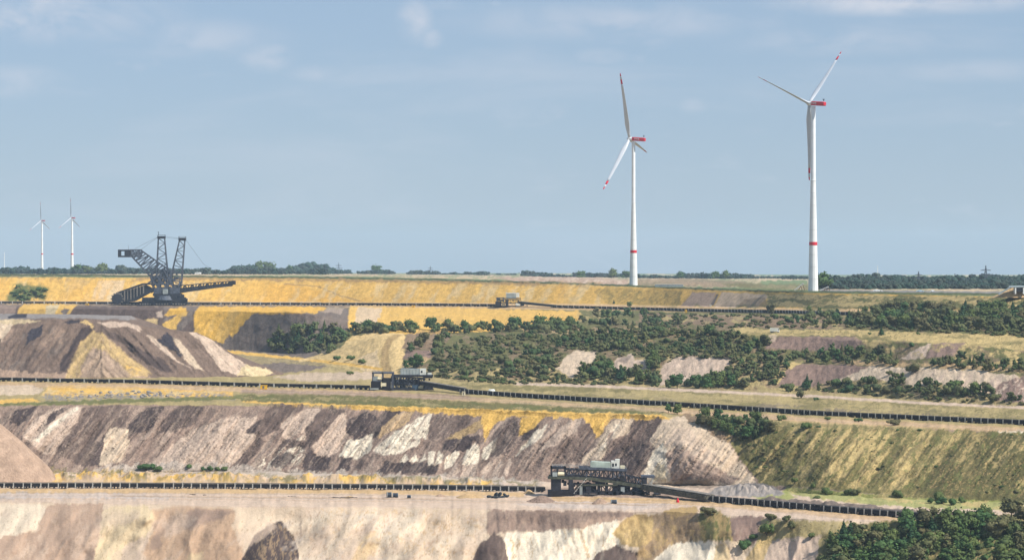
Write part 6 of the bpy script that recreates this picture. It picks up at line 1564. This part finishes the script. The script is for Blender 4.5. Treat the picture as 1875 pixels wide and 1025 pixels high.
SH = [(268, 860, 15, 1.7, 'largest green shrub on the berm below the multicoloured slope'), (290, 861, 10, 1.6, 'low green shrub touching the largest shrub on the berm'), (347, 859, 12, 1.2, 'round shrub alone on the berm between two shrub clumps'), (371, 861, 9, 1.2, 'left shrub of the row of four on the berm'), (384, 862, 12, 1.1, 'second and tallest shrub of the row of four on the berm'), (398, 862, 10, 1.2, 'third shrub of the row of four on the berm'), (411, 862, 11, 1.0, 'right shrub of the row of four on the berm'), (2, 858, 8, 1.3, 'green shrub cut by the left edge below the tan sand heap'),
      (1455, 884, 13, 1.1, 'dark shrub on the foot of the grassy slope, leftmost'), (1489, 894, 12, 1.2, 'small shrub on the foot of the grassy slope, left of the round one'), (1513, 906, 18, 1.1, 'round dark shrub at the foot of the grassy slope above the lowest conveyor'), (1496, 913, 8, 1.8, 'low bright green shrub in front of the round dark shrub'), (1552, 906, 14, 1.0, 'left shrub of the pale green pair at the slope foot'), (1567, 906, 13, 1.2, 'right shrub of the pale green pair at the slope foot'), (1643, 911, 18, 1.15, 'lone dark round shrub in the middle of the slope foot'),
      (1718, 916, 22, 1.0, 'tallest shrub of the cluster at the right slope foot'), (1725, 922, 16, 1.3, 'front shrub of the cluster at the right slope foot'), (1742, 924, 15, 1.2, 'third shrub of the cluster at the right slope foot'), (1760, 920, 14, 1.0, 'rightmost shrub of the cluster at the right slope foot'), (1705, 921, 12, 1.1, 'leftmost low shrub of the cluster at the right slope foot'),
      (1404, 978, 26, 1.0, 'dark green shrub on the purple face below the lowest conveyor'), (1362, 1006, 22, 1.1, 'dark shrub right of the white mound at the bottom'), (1335, 996, 22, .9, 'dark shrub just above the white mound at the bottom'), (1379, 988, 14, 1.0, 'small shrub between the two dark shrubs below the purple face'), (1411, 952, 16, 1.1, 'pale shrub on the edge below the lowest conveyor, left one'), (1441, 954, 14, 1.2, 'pale shrub on the edge below the lowest conveyor, right one'), (1297, 942, 18, 1.5, 'pale green shrub on the yellow mound below the feeding boom'), (1447, 968, 18, .9, 'thin grey green shrub on the dry grass at the bottom'), (1486, 984, 12, 1.2, 'small shrub on the dry grass left of the bottom wood'),
      (1430, 770, 13, 1.2, 'dark shrub at the left end of the grassy slope top'), (1477, 786, 17, .9, 'dark pointed shrub near the top of the grassy slope'), (1515, 769, 8, 1.4, 'small dark shrub below the middle conveyor, left of three'), (1572, 772, 9, 1.5, 'small dark shrub below the middle conveyor, middle of three'), (1636, 777, 12, 1.7, 'wide grey shrub below the middle conveyor, right of three'), (1467, 728, 16, 1.2, 'pale green shrub on the dry grass below the purple patch'), (1494, 733, 7, 1.2, 'tiny shrub on the dry grass below the purple patch'),
      (618, 659, 10, 1.5, 'left shrub of the pair below the grove by the ramp'), (643, 659, 10, 1.4, 'right shrub of the pair below the grove by the ramp'), (663, 666, 11, 1.4, 'oval shrub on the yellow road left of the ramp'), (641, 686, 9, 1.2, 'small round shrub left above the middle drive station'), (806, 690, 9, 1.4, 'grey shrub right of the house of the middle drive station'), (851, 696, 11, 1.3, 'shrub at the left foot of the scrub belt'), (884, 700, 10, 1.3, 'second shrub along the foot of the scrub belt'), (921, 703, 9, 1.4, 'third shrub along the foot of the scrub belt'), (1668, 635, 10, 1.3, 'dark shrub on the tan slope left of the small purple patch'), (1680, 612, 5, 1.6, 'tiny low shrub on the yellow grass terrace'), (1592, 613, 6, 1.2, 'tiny shrub left of the lone dark tree on the terrace'), (1640, 692, 12, 1.1, 'shrub on the pale slope below the shelf trees'), (1676, 681, 20, 1.2, 'large dark shrub on the upper edge of the long pale slope'), (1628, 686, 9, 1.2, 'small shrub on the upper edge of the long pale slope'), (1706, 917, 10, 1.3, 'grey shrub behind the cluster at the right slope foot')]
for x, y, h, w, lb in SH:
    p = G(x, y); place_tree(p, h * p.y / F, 'bush', 1 if ('grey' in lb or 'pale' in lb) else 0, lb, None, cat='shrub', wide=w * .9)
for i in range(26):
    x = vr.uniform(18, 84); y = vr.uniform(526, 552)
    if x < 18 + (552 - y) * .3 or vr.random() < (x - 30) / 90: continue
    p = G(x, y); place_tree(p, vr.uniform(5, 9) * p.y / F, 'bush', 0, 'green shrub in the patch growing on the sand face at far left', 'shrubs on the sand face at far left', cat='shrub', wide=1.3)
GS = np.array(((1350, 812), (1405, 778), (1470, 780), (1800, 792), (1900, 796), (1900, 912), (1700, 902), (1460, 884), (1395, 880)), float); n = 0
while n < 120:
    x, y = vr.uniform(1340, 1900), vr.uniform(776, 912)
    if not inside(x, y, GS): continue
    p = G(x, y); place_tree(p, vr.uniform(3, 6.5) * p.y / F, 'bush', vr.choice((0, 1, 1, 1)), 'small low shrub on the ' + ('upper ' if y < 785 + (x - 1340) * .02 + 40 else 'lower ') + ('left' if x < 1500 else 'middle' if x < 1680 else 'right') + ' of the steep grassy slope on the right', 'small shrubs on the grassy slope', cat='shrub', wide=vr.uniform(1.0, 1.7)); n += 1
tf = Mass()
def tufts(pts, n, h0, h1):
    P_ = np.array(pts, float); x0, y0 = P_.min(0); x1, y1 = P_.max(0)
    xx = np.array([vr.uniform(x0, x1) for _ in range(n * 2)]); yy = np.array([vr.uniform(y0, y1) for _ in range(n * 2)])
    ok = (in_poly(xx, yy, P_) > 0) & (fbm((xx + .7 * yy) / 16, yy / 50, 77, 3) > -.15)
    for x, y in list(zip(xx[ok], yy[ok]))[:n]:
        if any(inside(x, y, e) for e in EXCL[:7]): continue
        p = G(x, y); H = vr.uniform(h0, h1) * p.y / F; tf.add(vr.choice(TUFT), p, H, H * vr.uniform(1.0, 1.8))
tufts(GS, 2600, 1.4, 3.6)
tufts(((740, 690), (800, 612), (1060, 590), (1540, 580), (1900, 590), (1900, 745), (1400, 716), (900, 702)), 1300, 2.5, 6)
tufts(((1440, 896), (1700, 912), (1900, 918), (1900, 935), (1700, 930), (1480, 912)), 260, 1.5, 3.5)
tufts(((450, 722), (900, 732), (1210, 748), (1210, 757), (900, 748), (450, 734)), 420, 1.2, 2.6)
tufts(((1290, 768), (1410, 775), (1350, 812)), 120, 2, 6)
tufts(((1280, 938), (1305, 928), (1340, 950), (1340, 988), (1285, 988)), 160, 2, 6)
tufts(((1380, 1000), (1400, 955), (1560, 955), (1510, 985)), 200, 2, 5)
tufts(((200, 862), (480, 872), (1000, 886), (1000, 890), (480, 880), (0, 868)), 260, 1.5, 3.2)
tufts(((1090, 530), (1250, 535), (1240, 560), (1110, 556)), 160, 1.5, 4)
tufts(((0, 502), (430, 506), (430, 509), (0, 508)), 160, 1.5, 3.5)
tufts(((1405, 538), (1900, 546), (1900, 570), (1405, 564)), 300, 1.2, 3)
tufts(((1400, 775), (1900, 790), (1900, 796), (1400, 782)), 200, 1.5, 3)
def lowscrub(pts, n, h0, h1):
    P_ = np.array(pts, float); x0, y0 = P_.min(0); x1, y1 = P_.max(0); k = 0
    while k < n:
        x, y = vr.uniform(x0, x1), vr.uniform(y0, y1); k += 1
        if not inside(x, y, P_) or any(inside(x, y, e) for e in EXCL[:7]): continue
        p = G(x, y); H = vr.uniform(h0, h1) * p.y / F; tf.add(vr.choice(LOW['bush']), p, H, H * vr.uniform(1.0, 1.6))
lowscrub(((780, 690), (800, 640), (860, 620), (1060, 600), (1340, 606), (1440, 640), (1420, 708), (900, 704)), 1700, 3.5, 9)
lowscrub(((1540, 600), (1640, 575), (1900, 575), (1900, 620)), 420, 4, 10)
lowscrub(((1430, 700), (1700, 700), (1900, 745), (1420, 716)), 200, 4, 9)
lowscrub(((1180, 575), (1540, 580), (1540, 604), (1180, 600)), 160, 4, 9)
lowscrub(((1490, 1050), (1520, 995), (1700, 960), (1900, 945), (1900, 1060)), 200, 8, 18)
lowscrub(((490, 640), (520, 612), (640, 612), (600, 650)), 70, 5, 10)
tf.build('ground_scrub', mat_leaf('scrub_tufts', [(.060, .088, .030), (.092, .096, .038), (.070, .092, .030), (.125, .110, .048), (.046, .074, .026)]))

# far tree lines along the horizon
dw = Mass()
def treeline(x0, x1, D, yb, h0, h1, dens, seed, jit=250):
    x = x0
    while x < x1:
        d = D + vr.uniform(-jit, jit); e = vnoise(np.array([x / 14.0]), np.array([seed * 3.1]), seed)[0]
        e2 = vnoise(np.array([x / 37.0]), np.array([seed * 1.7]), seed + 5)[0]; h = (h0 + (h1 - h0) * float(e)) * vr.uniform(.7, 1.2) * (.65 + .75 * float(e2)); k = d / F
        z = -(yb - HY) / F * d
        dw.add(vr.choice(LOW['broad']), ((x - CX) / F * d, d, z - h * k * .18), h * k * 1.12, h * k * vr.uniform(1.1, 1.7))
        x += vr.uniform(.6, 1.4) * dens
for a in ((-200, 250, 5200, 500.8, 9, 15, 3.2), (-200, 640, 6200, 500.6, 7, 14, 3.0), (330, 600, 4900, 501.2, 7, 12, 3.2), (440, 600, 6600, 500.6, 12, 20, 4.2), (600, 642, 6600, 501, 4, 7, 3.2), (656, 720, 6400, 502, 8, 13, 3.2), (748, 802, 6400, 503, 6, 10, 3.2), (784, 880, 6800, 503.5, 5, 9, 3.2), (870, 895, 6400, 505, 6, 10, 3.4), (900, 945, 7200, 504.5, 3, 6, 3.2), (960, 1160, 5600, 508.5, 9, 13, 3.0), (1165, 1365, 5200, 510.5, 8, 14, 3.2), (1355, 1480, 5600, 509.5, 5, 9, 3.2), (1380, 1420, 4200, 521, 5, 9, 3.4), (1435, 1478, 5400, 510.5, 6, 10, 4)):
    treeline(*a, seed=int(a[0] + a[2]))
for r_ in range(9):
    d = 2620 + r_ * 150; treeline(1497 + r_ * 2, 2100, d, 533 - r_ * 2.1, 12, 17, 6.5, 40 + r_, 60)
dw.build('distant_woodland', mat_leaf('distant_leaves', [(.026, .058, .044), (.034, .066, .048), (.052, .068, .052), (.034, .058, .056)]))
FT = [(143, 501, 17, 5200, 'round tree right of the right small turbine, first of three on the skyline'), (160, 501, 15, 5200, 'second of three round skyline trees right of the right small turbine'), (186, 501, 19, 5200, 'third and biggest of three round skyline trees left of the excavator'), (474, 501, 22, 6000, 'left tree of the tall pair on the skyline right of the excavator'), (493, 501, 23, 6000, 'right and wider tree of the tall pair on the skyline right of the excavator'), (531, 501, 15, 6000, 'round skyline tree right of the tall pair'), (606, 501, 12, 6400, 'small round skyline tree left of the first gap'), (689, 502.5, 17, 6400, 'taller round tree in the short skyline row between two gaps'), (884, 505.5, 9, 6400, 'lone low round tree on the skyline left of the middle turbine'),
      (1062, 509, 14, 5200, 'round tree rising from the skyline row left of the middle turbine'), (1124, 510, 18, 5000, 'widest round tree on the skyline beside the middle turbine'), (1146, 510, 14, 5000, 'round tree touching the middle turbine tower on its left'), (1247, 511, 14, 5000, 'round tree on the skyline right of the middle turbine'), (1308, 512, 15, 5000, 'left tree of the broad pair between the two tall turbines'), (1328, 512, 16, 5000, 'right tree of the broad pair between the two tall turbines'), (1509, 531, 31, 2560, 'tall tree at the left end of the blue wood, right of the tall turbine')]
for x, y, h, D, lb in FT:
    p = P(x, y, D); place_tree(p, h * 1.12 * D / F, 'broad', 0, lb, None, name='tree', wide=1.35)
